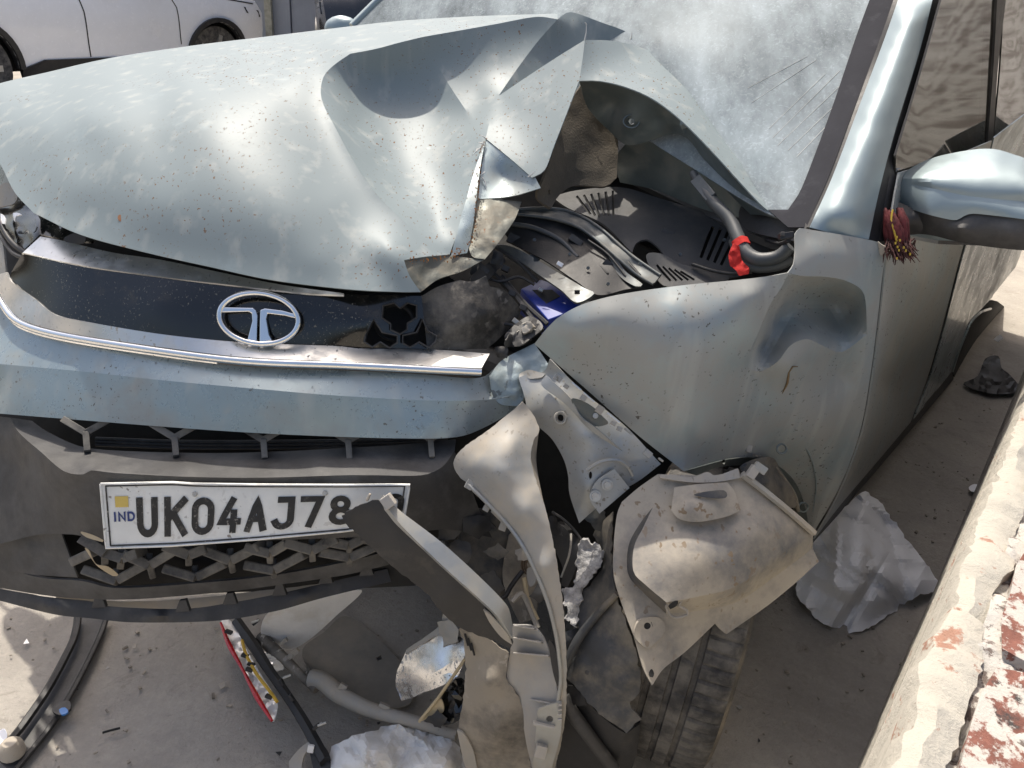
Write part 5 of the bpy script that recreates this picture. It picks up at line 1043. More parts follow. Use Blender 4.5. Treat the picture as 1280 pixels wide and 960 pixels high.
# wheel liner with its raised plateau
LC = dict(
    o1=[(818, 590, 1.275), (850, 591, 1.272), (880, 592, 1.272), (905, 588, 1.278), (916, 583, 1.285), (919, 592, 1.28), (942, 606, 1.285), (975, 633, 1.30), (1008, 661, 1.318)],
    o2=[(1008, 661, 1.318), (1006, 681, 1.312), (1015, 697, 1.318)],
    o3=[(1015, 697, 1.32), (985, 724, 1.31), (950, 752, 1.285), (902, 785, 1.25)],
    o3b=[(902, 785, 1.25), (894, 779, 1.25), (888, 772, 1.248)],
    o4=[(888, 772, 1.248), (852, 806, 1.225), (825, 827, 1.205), (811, 847, 1.19)],
    o5=[(811, 847, 1.19), (800, 826, 1.197), (789, 789, 1.208), (776, 754, 1.22), (765, 716, 1.225), (764, 680, 1.245), (768, 640, 1.268), (774, 624, 1.278)],
    o6=[(774, 624, 1.278), (795, 606, 1.28), (818, 590, 1.275)],
    p1=[(1003, 663, 1.312), (962, 693, 1.265), (912, 728, 1.22), (862, 740, 1.195), (826, 745, 1.185)],
    p2=[(826, 745, 1.185), (802, 722, 1.19), (788, 708, 1.20), (790, 675, 1.225), (805, 655, 1.24), (830, 628, 1.255)],
    q1=[(1006, 681, 1.326), (964, 713, 1.29), (914, 748, 1.245), (862, 757, 1.218), (826, 759, 1.21)],
    cc1=[(1008, 661, 1.318), (1003, 663, 1.312)], cc2=[(1006, 681, 1.312), (1006, 681, 1.326)])
# plateau, its front wall and the flange are separate fields of one skin
top_loop = dict(
    a=LC['o1'], b=[(1008, 661, 1.318), (962, 693, 1.262), (912, 727, 1.215), (862, 740, 1.19), (828, 746, 1.18)], c=[(828, 746, 1.18), (802, 724, 1.187), (788, 708, 1.20), (789, 678, 1.222), (800, 655, 1.24), (812, 630, 1.257)], d=[(812, 630, 1.257), (816, 608, 1.268), (818, 590, 1.275)],
    e=[(1008, 661, 1.318), (1007, 681, 1.325)], f=[(1007, 681, 1.325), (964, 713, 1.30), (914, 746, 1.262), (862, 757, 1.235), (828, 760, 1.222)], g=[(828, 760, 1.222), (828, 746, 1.18)],
    h=[(1007, 681, 1.325), (1015, 697, 1.32)], i=LC['o3'], j=LC['o3b'], k=LC['o4'], l=LC['o5'], m=[(774, 624, 1.278), (795, 606, 1.28), (818, 590, 1.275)],
    n=[(828, 760, 1.222), (800, 734, 1.226), (782, 712, 1.232), (782, 678, 1.246), (795, 652, 1.257), (812, 630, 1.257)])
liner = panels('wheel_liner', [m_liner, m_linerd], car, top_loop, [
    (['a', 'b', 'c', 'd'], [(870, 690, 1.195), (940, 660, 1.238), (830, 700, 1.192), (900, 640, 1.245), (850, 650, 1.228), (970, 655, 1.275)], 0),
    (['-b', 'e', 'f', 'g'], [], 0), (['-g', 'n', '-c'], [], 1),
    (['f', 'n', 'd', '-m', '-l', '-k', '-j', '-i', '-h'], [(806, 776, 1.212), (850, 775, 1.23)], 0)], step=5, thick=.003, smooth=30)
def plate_boss(pts, d, dep, nm, mat, parent, bev=.004): return panel(nm, mat, parent, [p + (d, S) for p in pts], [], 6, dep, bev=bev)
panel('hole_boss', m_liner, liner, Z('q', (330, 320, 1.202), (355, 250, 1.204), (440, 240, 1.212), (468, 300, 1.212), (395, 378, 1.202), (375, 372, 1.2)), [], 4, .006, holes=[[(805 + 4.2 * math.cos(a), 775 + 4.4 * math.sin(a)) for a in [i * math.pi / 6 for i in range(12)]]])
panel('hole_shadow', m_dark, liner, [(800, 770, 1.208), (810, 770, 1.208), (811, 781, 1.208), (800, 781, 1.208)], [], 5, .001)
tube('slot_rim', Z('q', (472, 190, 1.19), (490, 165, 1.188), (525, 155, 1.188), (540, 165, 1.19), (530, 185, 1.192), (565, 205, 1.19), (570, 225, 1.192), (520, 240, 1.192), (490, 225, 1.192), (472, 190, 1.19)), .0022, m_liner, liner, 6)
panel('slot_hole', m_dark, liner, Z('q', (482, 188, 1.176), (500, 168, 1.176), (525, 162, 1.178), (520, 185, 1.178), (490, 200, 1.178)), [], 3, .001)
panel('torn_hole', m_dark, liner, Z('q', (395, 485, 1.19), (408, 470, 1.19), (418, 490, 1.19), (412, 508, 1.188), (398, 505, 1.188)), [], 3, .001)
panel('liner_bracket', m_liner, liner, [(838, 606, 1.25, S), (868, 602, 1.245), (903, 600, 1.255, S), (912, 612, 1.25), (919, 634, 1.24, S), (900, 642, 1.222), (868, 648, 1.212), (845, 645, 1.215), (834, 634, 1.225, S)], [(870, 620, 1.222), (890, 615, 1.23), (850, 630, 1.212)], 4, .02, smooth=50)
panel('bracket_tear', m_linerd, liner, Z('k', (660, 552, 1.222), (700, 540, 1.22), (770, 535, 1.222), (778, 560, 1.218), (720, 562, 1.216)), [], 3, .002)
panel('bracket_lip', m_cream, liner, Z('k', (532, 478, 1.268, S), (590, 478, 1.262), (650, 488, 1.26), (710, 468, 1.262), (740, 482, 1.26), (820, 455, 1.275, S), (830, 490, 1.27, S), (740, 505, 1.255), (640, 505, 1.255), (540, 490, 1.262, S)), [], 4, .003)
tube('liner_ridge', [(921, 590, 1.27), (945, 608, 1.276), (978, 635, 1.292), (1009, 662, 1.308)], .006, m_cream, liner, 6)
vbox('liner_clip', 935, 588, 1.262, 11, 16, .012, m_lgrey, liner, 35); vbox('liner_clip', 944, 583, 1.262, 16, 10, .01, m_silver, liner, 35)
liner.location = CF * -.03
panel('shredded_lining', m_linerd, car, Z('k', (850, 455, 1.36), (960, 420, 1.42), (1000, 470, 1.48), (1040, 540, 1.50), (1060, 600, 1.52), (1040, 610, 1.50), (980, 560, 1.42), (920, 520, 1.36)), [], 4, .003, amp=.012, nsc=14, ridged=True, smooth=25)
tube('seal_edge', Z('k', (900, 415, 1.41), (960, 440, 1.45), (1010, 500, 1.49), (1050, 560, 1.53), (1065, 620, 1.56)), .004, m_brown, car, 6)
# dark inner flap between the trim and the liner
panel('inner_flap', m_linerd, car, [(766, 640, 1.30, S), (764, 703, 1.27), (772, 749, 1.245), (786, 788, 1.225), (797, 825, 1.22), (800, 862, 1.225), (787, 881, 1.235), (801, 898, 1.23, S), (783, 916, 1.245, S), (745, 888, 1.26), (707, 845, 1.285, S), (706, 815, 1.29), (722, 788, 1.285), (725, 749, 1.30), (741, 727, 1.31), (753, 709, 1.31), (751, 687, 1.32), (742, 664, 1.33)], [(750, 800, 1.255), (770, 860, 1.235), (745, 760, 1.285)], 5, .002, amp=.005, nsc=24, jag=1.5)
tube('flap_rib', [(704, 838, 1.275), (722, 800, 1.27), (745, 770, 1.268), (772, 742, 1.24)], [.006, .008, .007, .005], m_linerd, car, 8)
if 0: panel('mud_cake', mk('dry_mud', (.36, .30, .21), .95, bump=.8, bsc=60), car, Z('x', (705, 400, 1.268), (740, 330, 1.265), (820, 200, 1.262), (870, 260, 1.248), (960, 330, 1.238), (1020, 410, 1.23), (1050, 560, 1.225), (1062, 740, 1.232), (930, 610, 1.244), (800, 480, 1.258)), [], 4, .002, amp=.003, nsc=12)
tube('arch_trim', [(704, 870, 1.30), (716, 892, 1.30), (738, 922, 1.30), (768, 962, 1.31)], [.012, .013, .012, .012], m_blackp, car, 8)
panel('lower_shield', m_blackd, car, [(707, 846, 1.31), (745, 889, 1.29), (783, 917, 1.27), (800, 905, 1.28), (790, 960, 1.33), (760, 990, 1.38), (700, 990, 1.40), (700, 900, 1.34)], [], 10, .004)
panel('felt_scrap', mk('grey_fibre_felt', (.36, .355, .35), .95, var=.45, vsc=70, bump=1.0, bsc=140), car, Z('w', (805, 225, 1.32), (880, 245, 1.31), (980, 310, 1.295), (965, 430, 1.29), (900, 530, 1.29), (830, 600, 1.292), (800, 680, 1.292), (790, 830, 1.285), (760, 930, 1.275), (735, 890, 1.28), (705, 850, 1.285), (700, 760, 1.29), (660, 740, 1.30), (665, 630, 1.31), (750, 590, 1.312), (770, 400, 1.318)), [], 3, .006, amp=.004, nsc=6, jag=3, smooth=60)
# horn, cable and bracketry behind the trim
panel('horn', m_blackd, car, Z('w', (575, 85, 1.36, S), (640, 100, 1.35), (720, 165, 1.34), (800, 215, 1.345, S), (795, 330, 1.335), (760, 480, 1.335), (700, 600, 1.345, S), (650, 585, 1.355), (660, 450, 1.35), (600, 300, 1.355), (565, 180, 1.36)), [(710, 300, 1.315), (690, 430, 1.32)], 4, .03, smooth=50)
tube('horn_rim', Z('w', (728, 175, 1.322), (728, 250, 1.312), (712, 350, 1.312), (680, 440, 1.32), (650, 520, 1.332)), .002, m_cream, car, 6)
panel('inner_plate', m_brown, car, [(636, 668, 1.43, S), (648, 664, 1.42), (662, 690, 1.40), (672, 730, 1.385), (668, 770, 1.385), (650, 780, 1.39, S), (634, 745, 1.41), (628, 715, 1.425)], [], 5, .004, amp=.004, nsc=20)
panel('inner_guard', m_linerd, car, [(585, 640, 1.42), (620, 642, 1.43), (640, 668, 1.44), (632, 720, 1.43), (628, 752, 1.42), (600, 735, 1.40), (570, 700, 1.40)], [], 6, .004, amp=.006, nsc=18)
for k in range(3):
    v, f = tube_geo([W(661 + (9 - 2.6 * k) * math.cos(a), 706 + (12 - 3.2 * k) * math.sin(a), 1.372 - .004 * k) for a in [i * math.pi / 9 for i in range(19)]], .0018, 6); obj('coil', v, f, mk('brown_rubber', (.09, .06, .035), .6), car, smooth=60)
tube('cable', [(653, 714, 1.37), (645, 724, 1.365), (638, 734, 1.365), (632, 745, 1.36), (625, 750, 1.35)], .0045, m_blackd, car, 8)
panel('bracket_white', m_lgrey, car, Z('w', (380, 450, 1.36), (440, 440, 1.35), (455, 500, 1.345), (430, 580, 1.345), (400, 600, 1.35), (375, 520, 1.36)), [], 4, .004)
tube('bent_strut', [(640, 752, 1.345), (652, 742, 1.35), (662, 760, 1.35), (672, 785, 1.34)], .005, m_cream, car, 6)
tube('bent_strut', [(655, 722, 1.36), (660, 748, 1.355), (672, 775, 1.345)], .004, m_tan, car, 6)
# --- silver inner bracket ahead of the fender
br = panel('fender_bracket', m_silver, car, [(648, 472, 1.335, S), (656, 497, 1.322), (660, 516, 1.315), (673, 533, 1.31), (690, 549, 1.305), (704, 573, 1.30), (710, 594, 1.298), (712, 618, 1.298), (724, 654, 1.295, S), (745, 636, 1.29), (780, 612, 1.285), (800, 600, 1.285), (826, 580, 1.29, S), (782, 533, 1.29), (730, 490, 1.292), (687, 449, 1.30, S), (680, 464, 1.318), (662, 467, 1.33)],
      [(690, 500, 1.285), (705, 522, 1.28), (730, 545, 1.27), (745, 580, 1.272), (735, 610, 1.275), (715, 560, 1.287), (770, 575, 1.278)], 4, .003, holes=[[(700.5 + 4.2 * math.cos(a), 522.5 + 4.6 * math.sin(a)) for a in [i * math.pi / 6 for i in range(12)]], [(738 + 2.2 * math.cos(a), 594 + 4.8 * math.sin(a)) for a in [i * math.pi / 6 for i in range(12)]]])
v, f = tube_geo([W(700.5 + 7 * math.cos(a), 522.5 + 7.4 * math.sin(a), 1.279) for a in [i * math.pi / 8 for i in range(17)]], .0022, 6); obj('hole_rim', v, f, m_silver, br, smooth=60)
panel('bracket_top', m_cream, br, Z('v', (50, 185, 1.335, S), (55, 160, 1.34), (125, 130, 1.33), (240, 160, 1.315, S), (215, 185, 1.315), (130, 195, 1.325), (110, 185, 1.33)), [], 3, .003)
panel('bracket_overlay', m_silver, br, Z('v', (250, 170, 1.292), (280, 200, 1.285), (420, 330, 1.265), (500, 470, 1.258), (600, 545, 1.255), (720, 650, 1.255), (800, 720, 1.258), (560, 560, 1.262), (400, 390, 1.268), (230, 260, 1.29), (210, 220, 1.294)), [], 4, .002)
tab = panel('bolt_plate', m_silver, br, Z('j', (1095, 405, 1.266, S), (1152, 476, 1.268, S), (1040, 572, 1.268, S), (1003, 515, 1.266), (1030, 450, 1.264)), [], 5, .004)
for x, y in ((744, 620), (759, 606)):
    p = W(x, y, 1.262); v, f = tube_geo([p, p - CF * .006], [.0068, .006], 6); fix(obj('bolt', v, f, m_bolt, tab)); v, f = tube_geo([p - CF * .0, p - CF * .0015], [.0095, .0095], 16); fix(obj('washer', v, f, m_bolt, tab))
tube('bracket_rib', Z('v', (545, 860, 1.262), (640, 800, 1.258), (760, 785, 1.262), (840, 830, 1.27), (880, 900, 1.275)), .003, m_silver, br, 6)
for (x, y, w_, h_, a_) in ((335, 190, 60, 45, 35), (395, 250, 40, 30, 35), (520, 335, 45, 40, 35), (640, 420, 55, 60, 35), (470, 250, 90, 14, 40), (560, 330, 110, 12, 42), (740, 480, 120, 14, 38), (785, 560, 40, 35, 20), (850, 580, 70, 16, 40), (990, 740, 60, 50, 40), (1085, 785, 40, 16, 38), (740, 520, 40, 30, 30)):
    vbox('edge_clip', 640 + x / 5.818, 440 + y / 5.818, 1.253, w_ / 5.818, h_ / 5.818, .008, m_cream if w_ < 80 else m_satin, br, a_)
p = W(744.0, 519.5, 1.262); v, f = tube_geo([p, p - CF * .006], [.006, .0045], 10); fix(obj('bolt', v, f, m_bolt, br))
panel('scrape_patch', m_torn, br, Z('v', (430, 345, 1.262), (500, 350, 1.26), (590, 400, 1.257), (660, 470, 1.256), (700, 520, 1.256), (600, 540, 1.26), (500, 470, 1.263)), [], 4, .001)
# ------------------------------------------------------------------ torn trim pieces
trim = empty('torn_arch_trim', W(697, 960, 1.36), 'long curved pale wheel arch trim torn loose in front of the tyre', 'trim')
flo = Z('j', (755, 155, 1.275), (690, 210, 1.27), (620, 265, 1.265), (545, 318, 1.262), (505, 358, 1.262), (497, 395, 1.262), (515, 430, 1.26), (545, 455, 1.258), (640, 550, 1.245), (720, 640, 1.235), (780, 740, 1.228), (840, 880, 1.226)) + [(694, 788, 1.23), (699, 822, 1.24), (701, 850, 1.25), (697, 880, 1.262), (694, 915, 1.28), (684, 962, 1.31)]
fro = [(693, 962, 1.305), (701, 930, 1.285), (707, 890, 1.262), (708, 830, 1.238)] + Z('j', (907, 950, 1.222), (885, 770, 1.218), (862, 650, 1.22), (832, 530, 1.228), (798, 430, 1.242), (785, 360, 1.252), (795, 300, 1.262), (815, 258, 1.272), (785, 190, 1.278))
body = panel('trim_skin', m_cream, trim, [flo[0] + (S,)] + flo[1:-1] + [flo[-1] + (S,), fro[0] + (S,)] + fro[1:], [(620, 590, 1.222), (655, 640, 1.212), (640, 560, 1.235), (678, 710, 1.212), (600, 580, 1.24)], 4, .002, amp=.0015, nsc=25, jag=.7, smooth=50)
panel('trim_return', m_brown, trim, Z('j', (815, 256, 1.274, S), (795, 300, 1.264), (785, 360, 1.254), (798, 430, 1.244), (832, 530, 1.23, S), (812, 430, 1.27), (805, 360, 1.285)), [], 4, .002)
tube('trim_lip', [(p[0], p[1], p[2] - .002) for p in flo[7:17]], .0035, m_silver, trim, 8)
for (x, y, w_, h_, a_) in ((587, 606, 10, 12, 30), (610, 632, 8, 16, 30), (630, 655, 9, 18, 20), (600, 620, 22, 5, 42), (622, 645, 20, 5, 45)): vbox('trim_clip', x, y, 1.252, w_, h_, .01, m_cream, trim, a_)
panel('trim_end', m_silver, trim, [(672, 887, 1.258, S), (686, 881, 1.255), (702, 877, 1.252, S), (701, 917, 1.265), (690, 960, 1.29), (686, 985, 1.30, S), (664, 985, 1.31, S), (668, 935, 1.285)], [], 5, .003, holes=[[(687 + 4.5 * math.cos(a), 899 + 4.5 * math.sin(a)) for a in [i * math.pi / 5 for i in range(10)]]])
for y in (882, 888, 894, 900): vbox('trim_rib', 700, y, 1.247, 5, 2, .006, m_lgrey, trim, -5)
vbox('trim_socket', 676, 941, 1.268, 14, 16, .014, m_lgrey, trim, 15); vbox('trim_socket', 680, 908, 1.256, 28, 3, .012, m_lgrey, trim, 12)
inb = panel('trim_inner', m_lgrey, trim, [(641, 781, 1.285, S), (668, 784, 1.272), (684, 808, 1.262), (694, 848, 1.262), (698, 876, 1.265, S), (680, 905, 1.285), (666, 962, 1.33, S), (658, 930, 1.32), (648, 873, 1.305), (634, 849, 1.30), (638, 812, 1.295)], [(665, 830, 1.285)], 5, .003)
for a_, b_ in (((641, 797, 1.275), (676, 803, 1.255)), ((641, 816, 1.275), (686, 820, 1.253)), ((642, 782, 1.274), (668, 786, 1.262)), ((662, 874, 1.29), (686, 879, 1.262))): bar('trim_web', [a_, b_], .003, .02, m_lgrey, trim)
panel('trim_slit', m_blackd, trim, [(686, 800, 1.25), (694, 812, 1.245), (698, 840, 1.248), (697, 858, 1.252), (690, 835, 1.252)], [], 4, .002)
# black strip with a silver edge leaning across the plate
strip = empty('torn_bumper_strip', W(600, 790, 1.30), 'black strip with a silver edge leaning across the right end of the number plate', 'strip')
sB = Z('j', (80, 580, 1.165), (130, 550, 1.16), (215, 522, 1.158), (250, 560, 1.158), (300, 625, 1.16), (450, 765, 1.172), (650, 945, 1.195)) + [(641, 800, 1.215), (637, 812, 1.22)]
sL = [(622, 802, 1.225), (576, 785, 1.215), (549, 762, 1.205)] + Z('j', (400, 872, 1.20), (250, 752, 1.185), (130, 642, 1.172), (92, 605, 1.166))
panel('strip_face', m_blackd, strip, [sB[0] + (S,)] + sB[1:-1] + [sB[-1] + (S,)] + [sL[0] + (S,)] + sL[1:], [(500, 690, 1.17), (560, 745, 1.186)], 4, .003, jag=1.0, amp=.001, nsc=30)
sS = Z('j', (235, 500, 1.162), (300, 562, 1.162), (480, 702, 1.175), (690, 905, 1.20)) + [(641, 781, 1.215)]
panel('strip_edge', m_silver, strip, [sS[0] + (S,)] + sS[1:-1] + [sS[-1] + (S,), (641, 798, 1.205, S), (618, 766, 1.185), (551, 705, 1.162), (501, 656, 1.15), (484, 634, 1.15, S)], [], 5, .008)
vbox('strip_socket', 484, 628, 1.146, 16, 14, .02, m_lgrey, strip, 55); vbox('strip_tab', 460, 622, 1.156, 10, 3, .008, m_cream, strip, -65)
panel('strip_spur', m_cream, strip, [(604, 762, 1.19, S), (612, 768, 1.188), (634, 792, 1.20), (640, 806, 1.21, S), (626, 796, 1.205), (612, 778, 1.195)], [], 4, .003)
# muddy splash panel standing below it
sp = panel('splash_panel', m_brown, None, [(574, 786, 1.30, S), (590, 784, 1.295), (606, 790, 1.292), (620, 806, 1.29), (636, 816, 1.288, S), (634, 850, 1.295), (648, 872, 1.30), (659, 906, 1.315), (664, 985, 1.36, S), (600, 985, 1.375, S), (590, 945, 1.36), (572, 915, 1.35, S), (578, 880, 1.338), (581, 850, 1.328), (581, 812, 1.312)], [(610, 850, 1.285), (620, 910, 1.305), (600, 900, 1.325)], 5, .003, amp=.003, nsc=30, jag=1.5, label='mud stained brown plastic splash panel standing under the torn trim', cat='panel')
for k in range(3): vbox('panel_slot', 583 + 4 * k, 800 + 6 * k, 1.298, 2.5, 16, .003, m_dark, sp, -15)
panel('panel_hem', m_cream, sp, [(571, 912, 1.342, S), (580, 918, 1.34), (592, 940, 1.35), (600, 985, 1.37, S), (588, 985, 1.375, S), (578, 945, 1.355)], [], 4, .004)
# ------------------------------------------------------------------ things lying on the ground
def gz(z, *pts): return [(p[0], p[1], Dz(p[0], p[1], z if len(p) < 3 else p[2])) + tuple(p[3:]) for p in pts]
rail = empty('bent_rail', G(60, 860, 0), 'bent dark channel rail lying on the ground below the bumper', 'rail')
rl = Z('m', (360, 255), (352, 320), (330, 390), (230, 580), (140, 715), (60, 820), (-30, 905)); rr_ = Z('m', (490, 270), (470, 330), (425, 430), (338, 600), (240, 760), (130, 900), (60, 985))
panel('channel_floor', m_blackp, rail, [gz(.012, rl[0])[0] + (S,)] + gz(.012, *rl[1:-1]) + [gz(.012, rl[-1])[0] + (S,), gz(.012, rr_[-1])[0] + (S,)] + gz(.012, *rr_[-2:0:-1]) + [gz(.012, rr_[0])[0] + (S,)], [], 6, .003)
tube('channel_edge', gz(.03, *rl), .008, m_blackd, rail, 6); tube('channel_edge', gz(.012, *rr_), .006, m_blackd, rail, 6)
p = G(16, 941, .02); v, f = tube_geo([p, p + Vector((0, 0, .02)), p + Vector((0, 0, .03))], [.022, .02, .012], 14); fix(obj('bush', v, f, m_cream, rail, smooth=40))
panel('blue_chip', m_blue, rail, gz(.03, *Z('m', (272, 690), (300, 680), (315, 700), (285, 715))), [], 4, .004)
panel('clip_lug', m_blackd, rail, gz(.03, *Z('m', (240, 690), (280, 655), (320, 650), (325, 685), (275, 715))), [], 4, .006)
lamp = empty('lamp_strip', G(330, 860, 0), 'broken lamp strip with white and red reflector on a black frame lying on the ground', 'lamp strip')
panel('reflector', m_lampw, lamp, gz(.05, *Z('n', (24, 282), (60, 275), (95, 320), (150, 430), (215, 540), (270, 625), (285, 680), (262, 745), (240, 715), (180, 610), (110, 460), (45, 340))), [], 4, .004, amp=.006, nsc=8, smooth=30)
tube('red_lens', gz(.055, *Z('n', (22, 290), (60, 390), (120, 500), (185, 625), (258, 742))), [.003, .006, .003, .006, .003], m_redp, lamp, 6)
tube('yellow_wire', gz(.068, *Z('n', (120, 370), (140, 440), (190, 530), (240, 595), (282, 655))), .0035, m_yel, lamp, 6)
tube('lamp_frame', gz(.05, *Z('n', (95, 285), (170, 390), (240, 500), (310, 600), (370, 690), (430, 790), (505, 930))), [.012, .012, .01, .01, .011, .012], m_blackd, lamp, 6)
for x, y, a_ in ((130, 445, 20), (158, 485, 20), (150, 510, 20), (240, 635, 20), (55, 335, 20), (300, 570, 60), (345, 640, 60), (460, 775, -40), (180, 290, -40)):
    vbox('frame_tooth', 270 + x / 3.693, 700 + y / 3.693, Dz(270 + x / 3.693, 700 + y / 3.693, .07), 9, 4, .01, m_blackd, lamp, a_)
for x, y in ((470, 765), (165, 290), (310, 545)): 
    q = G(270 + x / 3.693, 700 + y / 3.693, .08); v, f = tube_geo([q, q + right * .016 + up * .006], .0025, 8); fix(obj('pin', v, f, m_bolt, lamp))
panel('lamp_foil', m_foil, lamp, gz(.05, *Z('n', (198, 425), (240, 430), (290, 465), (315, 500), (270, 510), (220, 470))), [], 3, .002, amp=.004, nsc=8)
panel('crumpled_card', m_white, None, gz(.1, (336, 766, .16), (395, 750, .18), (452, 738, .20), (420, 770, .12), (390, 797, .06), (371, 809, .03), (359, 812, .02), (328, 800, .03)), [], 6, .0015, label='grey white card wedged on the ground under the bumper lip', cat='card')
gsh = panel('floor_sheet', mk('dusty_grey_sheet', (.2, .185, .16), .9, dust=.5, dcol=(.28, .25, .2), dsc=10, bump=.2), None, gz(.012, (378, 812), (405, 790), (432, 770), (470, 795), (503, 833), (516, 872), (500, 884), (460, 880), (420, 858), (390, 840)), [], 7, .003, holes=[[(470 + 0, 822), (476, 819), (478, 824), (472, 826)]], label='flat dusty grey sheet lying on the ground below the torn strip', cat='sheet')
arm = tube('curved_bracket', [(389, 848, Dz(389, 848, .05)), (405, 852, Dz(405, 852, .055)), (424, 868, Dz(424, 868, .06)), (460, 886, Dz(460, 886, .07)), (495, 896, Dz(495, 896, .075)), (525, 904, Dz(525, 904, .075)), (571, 919, Dz(571, 919, .08))], [.019, .018, .015, .013, .011, .010], m_cream, None, 10, label='curved dusty pipe bracket lying across the ground debris', cat='bracket')
vbox('lug', 428, 860, Dz(428, 860, .08), 10, 8, .01, m_cream, arm, 30); vbox('lug', 480, 884, Dz(480, 884, .09), 14, 5, .01, m_cream, arm, 25)
tube('bracket_branch', gz(.045, (326, 796), (345, 815), (362, 830), (380, 848), (396, 862)), [.014, .013, .009, .009], m_brown, arm, 8)
vbox('lug', 366, 818, Dz(366, 818, .07), 16, 6, .01, m_cream, arm, -40); vbox('lug', 354, 803, Dz(354, 803, .07), 10, 5, .01, m_cream, arm, -40)
foil = panel('lamp_fragment', m_foil, None, [(549, 792, 1.46, S), (528, 804, 1.48), (507, 816, 1.50, S), (497, 838, 1.50), (493, 858, 1.50, S), (501, 875, 1.49, S), (530, 866, 1.455), (562, 852, 1.42), (572, 845, 1.415, S), (582, 818, 1.41), (579, 795, 1.43, S)], [(530, 835, 1.455)], 13, .001, jit=.0035, jag=1.5, smooth=20, label='mirror foil lamp fragment speckled black beside the splash panel', cat='lamp fragment')
panel('foil_rim', m_cream, foil, [(554, 766, 1.45, S), (562, 770, 1.445), (570, 784, 1.44), (578, 796, 1.428, S), (550, 793, 1.455), (528, 805, 1.475), (507, 818, 1.495, S), (508, 812, 1.497), (530, 797, 1.475), (549, 782, 1.46)], [], 4, .003)
tube('yellow_rod', [(581, 824, 1.395), (566, 846, 1.40), (548, 872, 1.42), (524, 902, 1.44)], .003, m_tan, foil, 6)
panel('clear_edge', m_tan, foil, Z('n', (940, 742, 1.445), (1000, 660, 1.43), (1040, 645, 1.42), (1050, 700, 1.425), (1000, 720, 1.435)), [], 3, .002)
panel('foil_lower', m_gloss, foil, [(545, 872, 1.46), (570, 850, 1.44), (580, 852, 1.44), (577, 895, 1.44), (560, 906, 1.46), (540, 900, 1.48)], [], 6, .003, jit=.008, smooth=15)
panel('white_film', m_white, None, gz(.05, (413, 938), (432, 925, .07), (449, 917, .08), (468, 914, .07), (481, 907, .05), (510, 908, .06), (541, 919, .06), (571, 931, .06), (578, 985, .08), (420, 985, .04)), gz(.06, (470, 935, .10), (510, 940, .07), (540, 950, .11), (445, 950, .09)), 5, .0015, amp=.008, nsc=40, folds=.02, jag=2, smooth=14, label='crumpled white plastic film under the pipe bracket at the bottom edge', cat='film')
panel('cream_offcut', m_cream, None, gz(.03, (361, 952, .03, S), (372, 938, .04), (387, 926, .05, S), (390, 931, .05, S), (380, 945, .04), (376, 965, .03, S), (362, 968, .02, S)), [], 4, .004, label='small cream plastic offcut at the foot of the lamp strip', cat='offcut')
bl = panel('black_connector', m_blackd, None, gz(.04, (386, 935, .04, S), (398, 928, .05), (410, 950, .05), (418, 975, .04, S), (395, 978, .03, S)), [], 4, .02, label='black plastic connector between the lamp strip and the white film', cat='connector')
vbox('connector_socket', 388, 937, Dz(388, 937, .055), 8, 9, .008, m_lampw, bl, 10)
# crumpled paper by the wall
panel('crumpled_paper', m_paper, None, gz(.0, (995, 740, .03), (1003, 705, .06), (1014, 681, .10), (1045, 645, .16), (1081, 612, .16, S), (1100, 628, .12), (1114, 647, .10), (1135, 677, .08, S), (1152, 697, .05), (1166, 718, .03), (1181, 739, .015, S), (1160, 742, .02), (1143, 748, .02), (1114, 768, .015, S), (1072, 790, .012), (1040, 784, .012), (1018, 772, .012, S)),
      gz(.1, (1050, 700, .17), (1080, 680, .20), (1100, 710, .15), (1060, 740, .13), (1030, 730, .10), (1120, 730, .09), (1075, 645, .19)), 5, .001, amp=.01, nsc=45, folds=.035, jag=2, smooth=14, label='crumpled white paper sheet on the ground between the car sill and the brick wall', cat='paper')
panel('paper_scrap', m_paper, None, gz(.012, (1211, 609), (1218, 605), (1227, 608), (1224, 615), (1214, 614)), [], 3, .001, label='small pale scrap on the shaded ground beside the wall top', cat='scrap')
panel('paper_scrap', m_paper, None, gz(.012, (0, 913), (6, 911), (9, 920), (4, 929), (-6, 930)), [], 3, .001, label='small white scrap beside the bent rail at the left edge', cat='scrap')
tube('twig', gz(.006, (128, 916), (138, 913), (150, 910)), .0022, m_dark, None, 6, label='short dark twig on the shaded ground below the bumper', cat='twig')
# rear debris on the ground behind the sill
rd_ = empty('torn_undertray', G(1235, 462, 0), 'torn dark plastic undertray lying on the ground beside the rear wheel', 'undertray')
panel('tray', m_blackp, rd_, gz(.05, (1205, 480, .02), (1222, 470, .04), (1232, 448, .06), (1248, 445, .07), (1252, 460, .06), (1262, 468, .04), (1275, 488, .02), (1240, 492, .02)), [], 5, .004, amp=.02, nsc=10, ridged=True, smooth=25)
panel('tray_tip', m_white, rd_, gz(.05, (1242, 424, .05), (1250, 418, .07), (1254, 422, .07), (1247, 427, .05)), [], 4, .003)
RC = CP(3.52, T0 - .12, .29)
V, F = [], []; pr = [(.20, -.09), (.28, -.095), (.29, -.06), (.29, .06), (.28, .095), (.20, .09), (.0, .06)]
for k in range(40):
    a = 2 * math.pi * k / 40
    for r_, t in pr: V.append(RC + CRR * r_ * math.cos(a) + Vector((0, 0, 1)) * r_ * math.sin(a) + CN * t)
for k in range(40):
    for i in range(6): a, c = k * 7 + i, ((k + 1) % 40) * 7 + i; F.append((a, a + 1, c + 1, c))
fix(obj('rear_wheel', V, F, m_rubber, car, smooth=40))

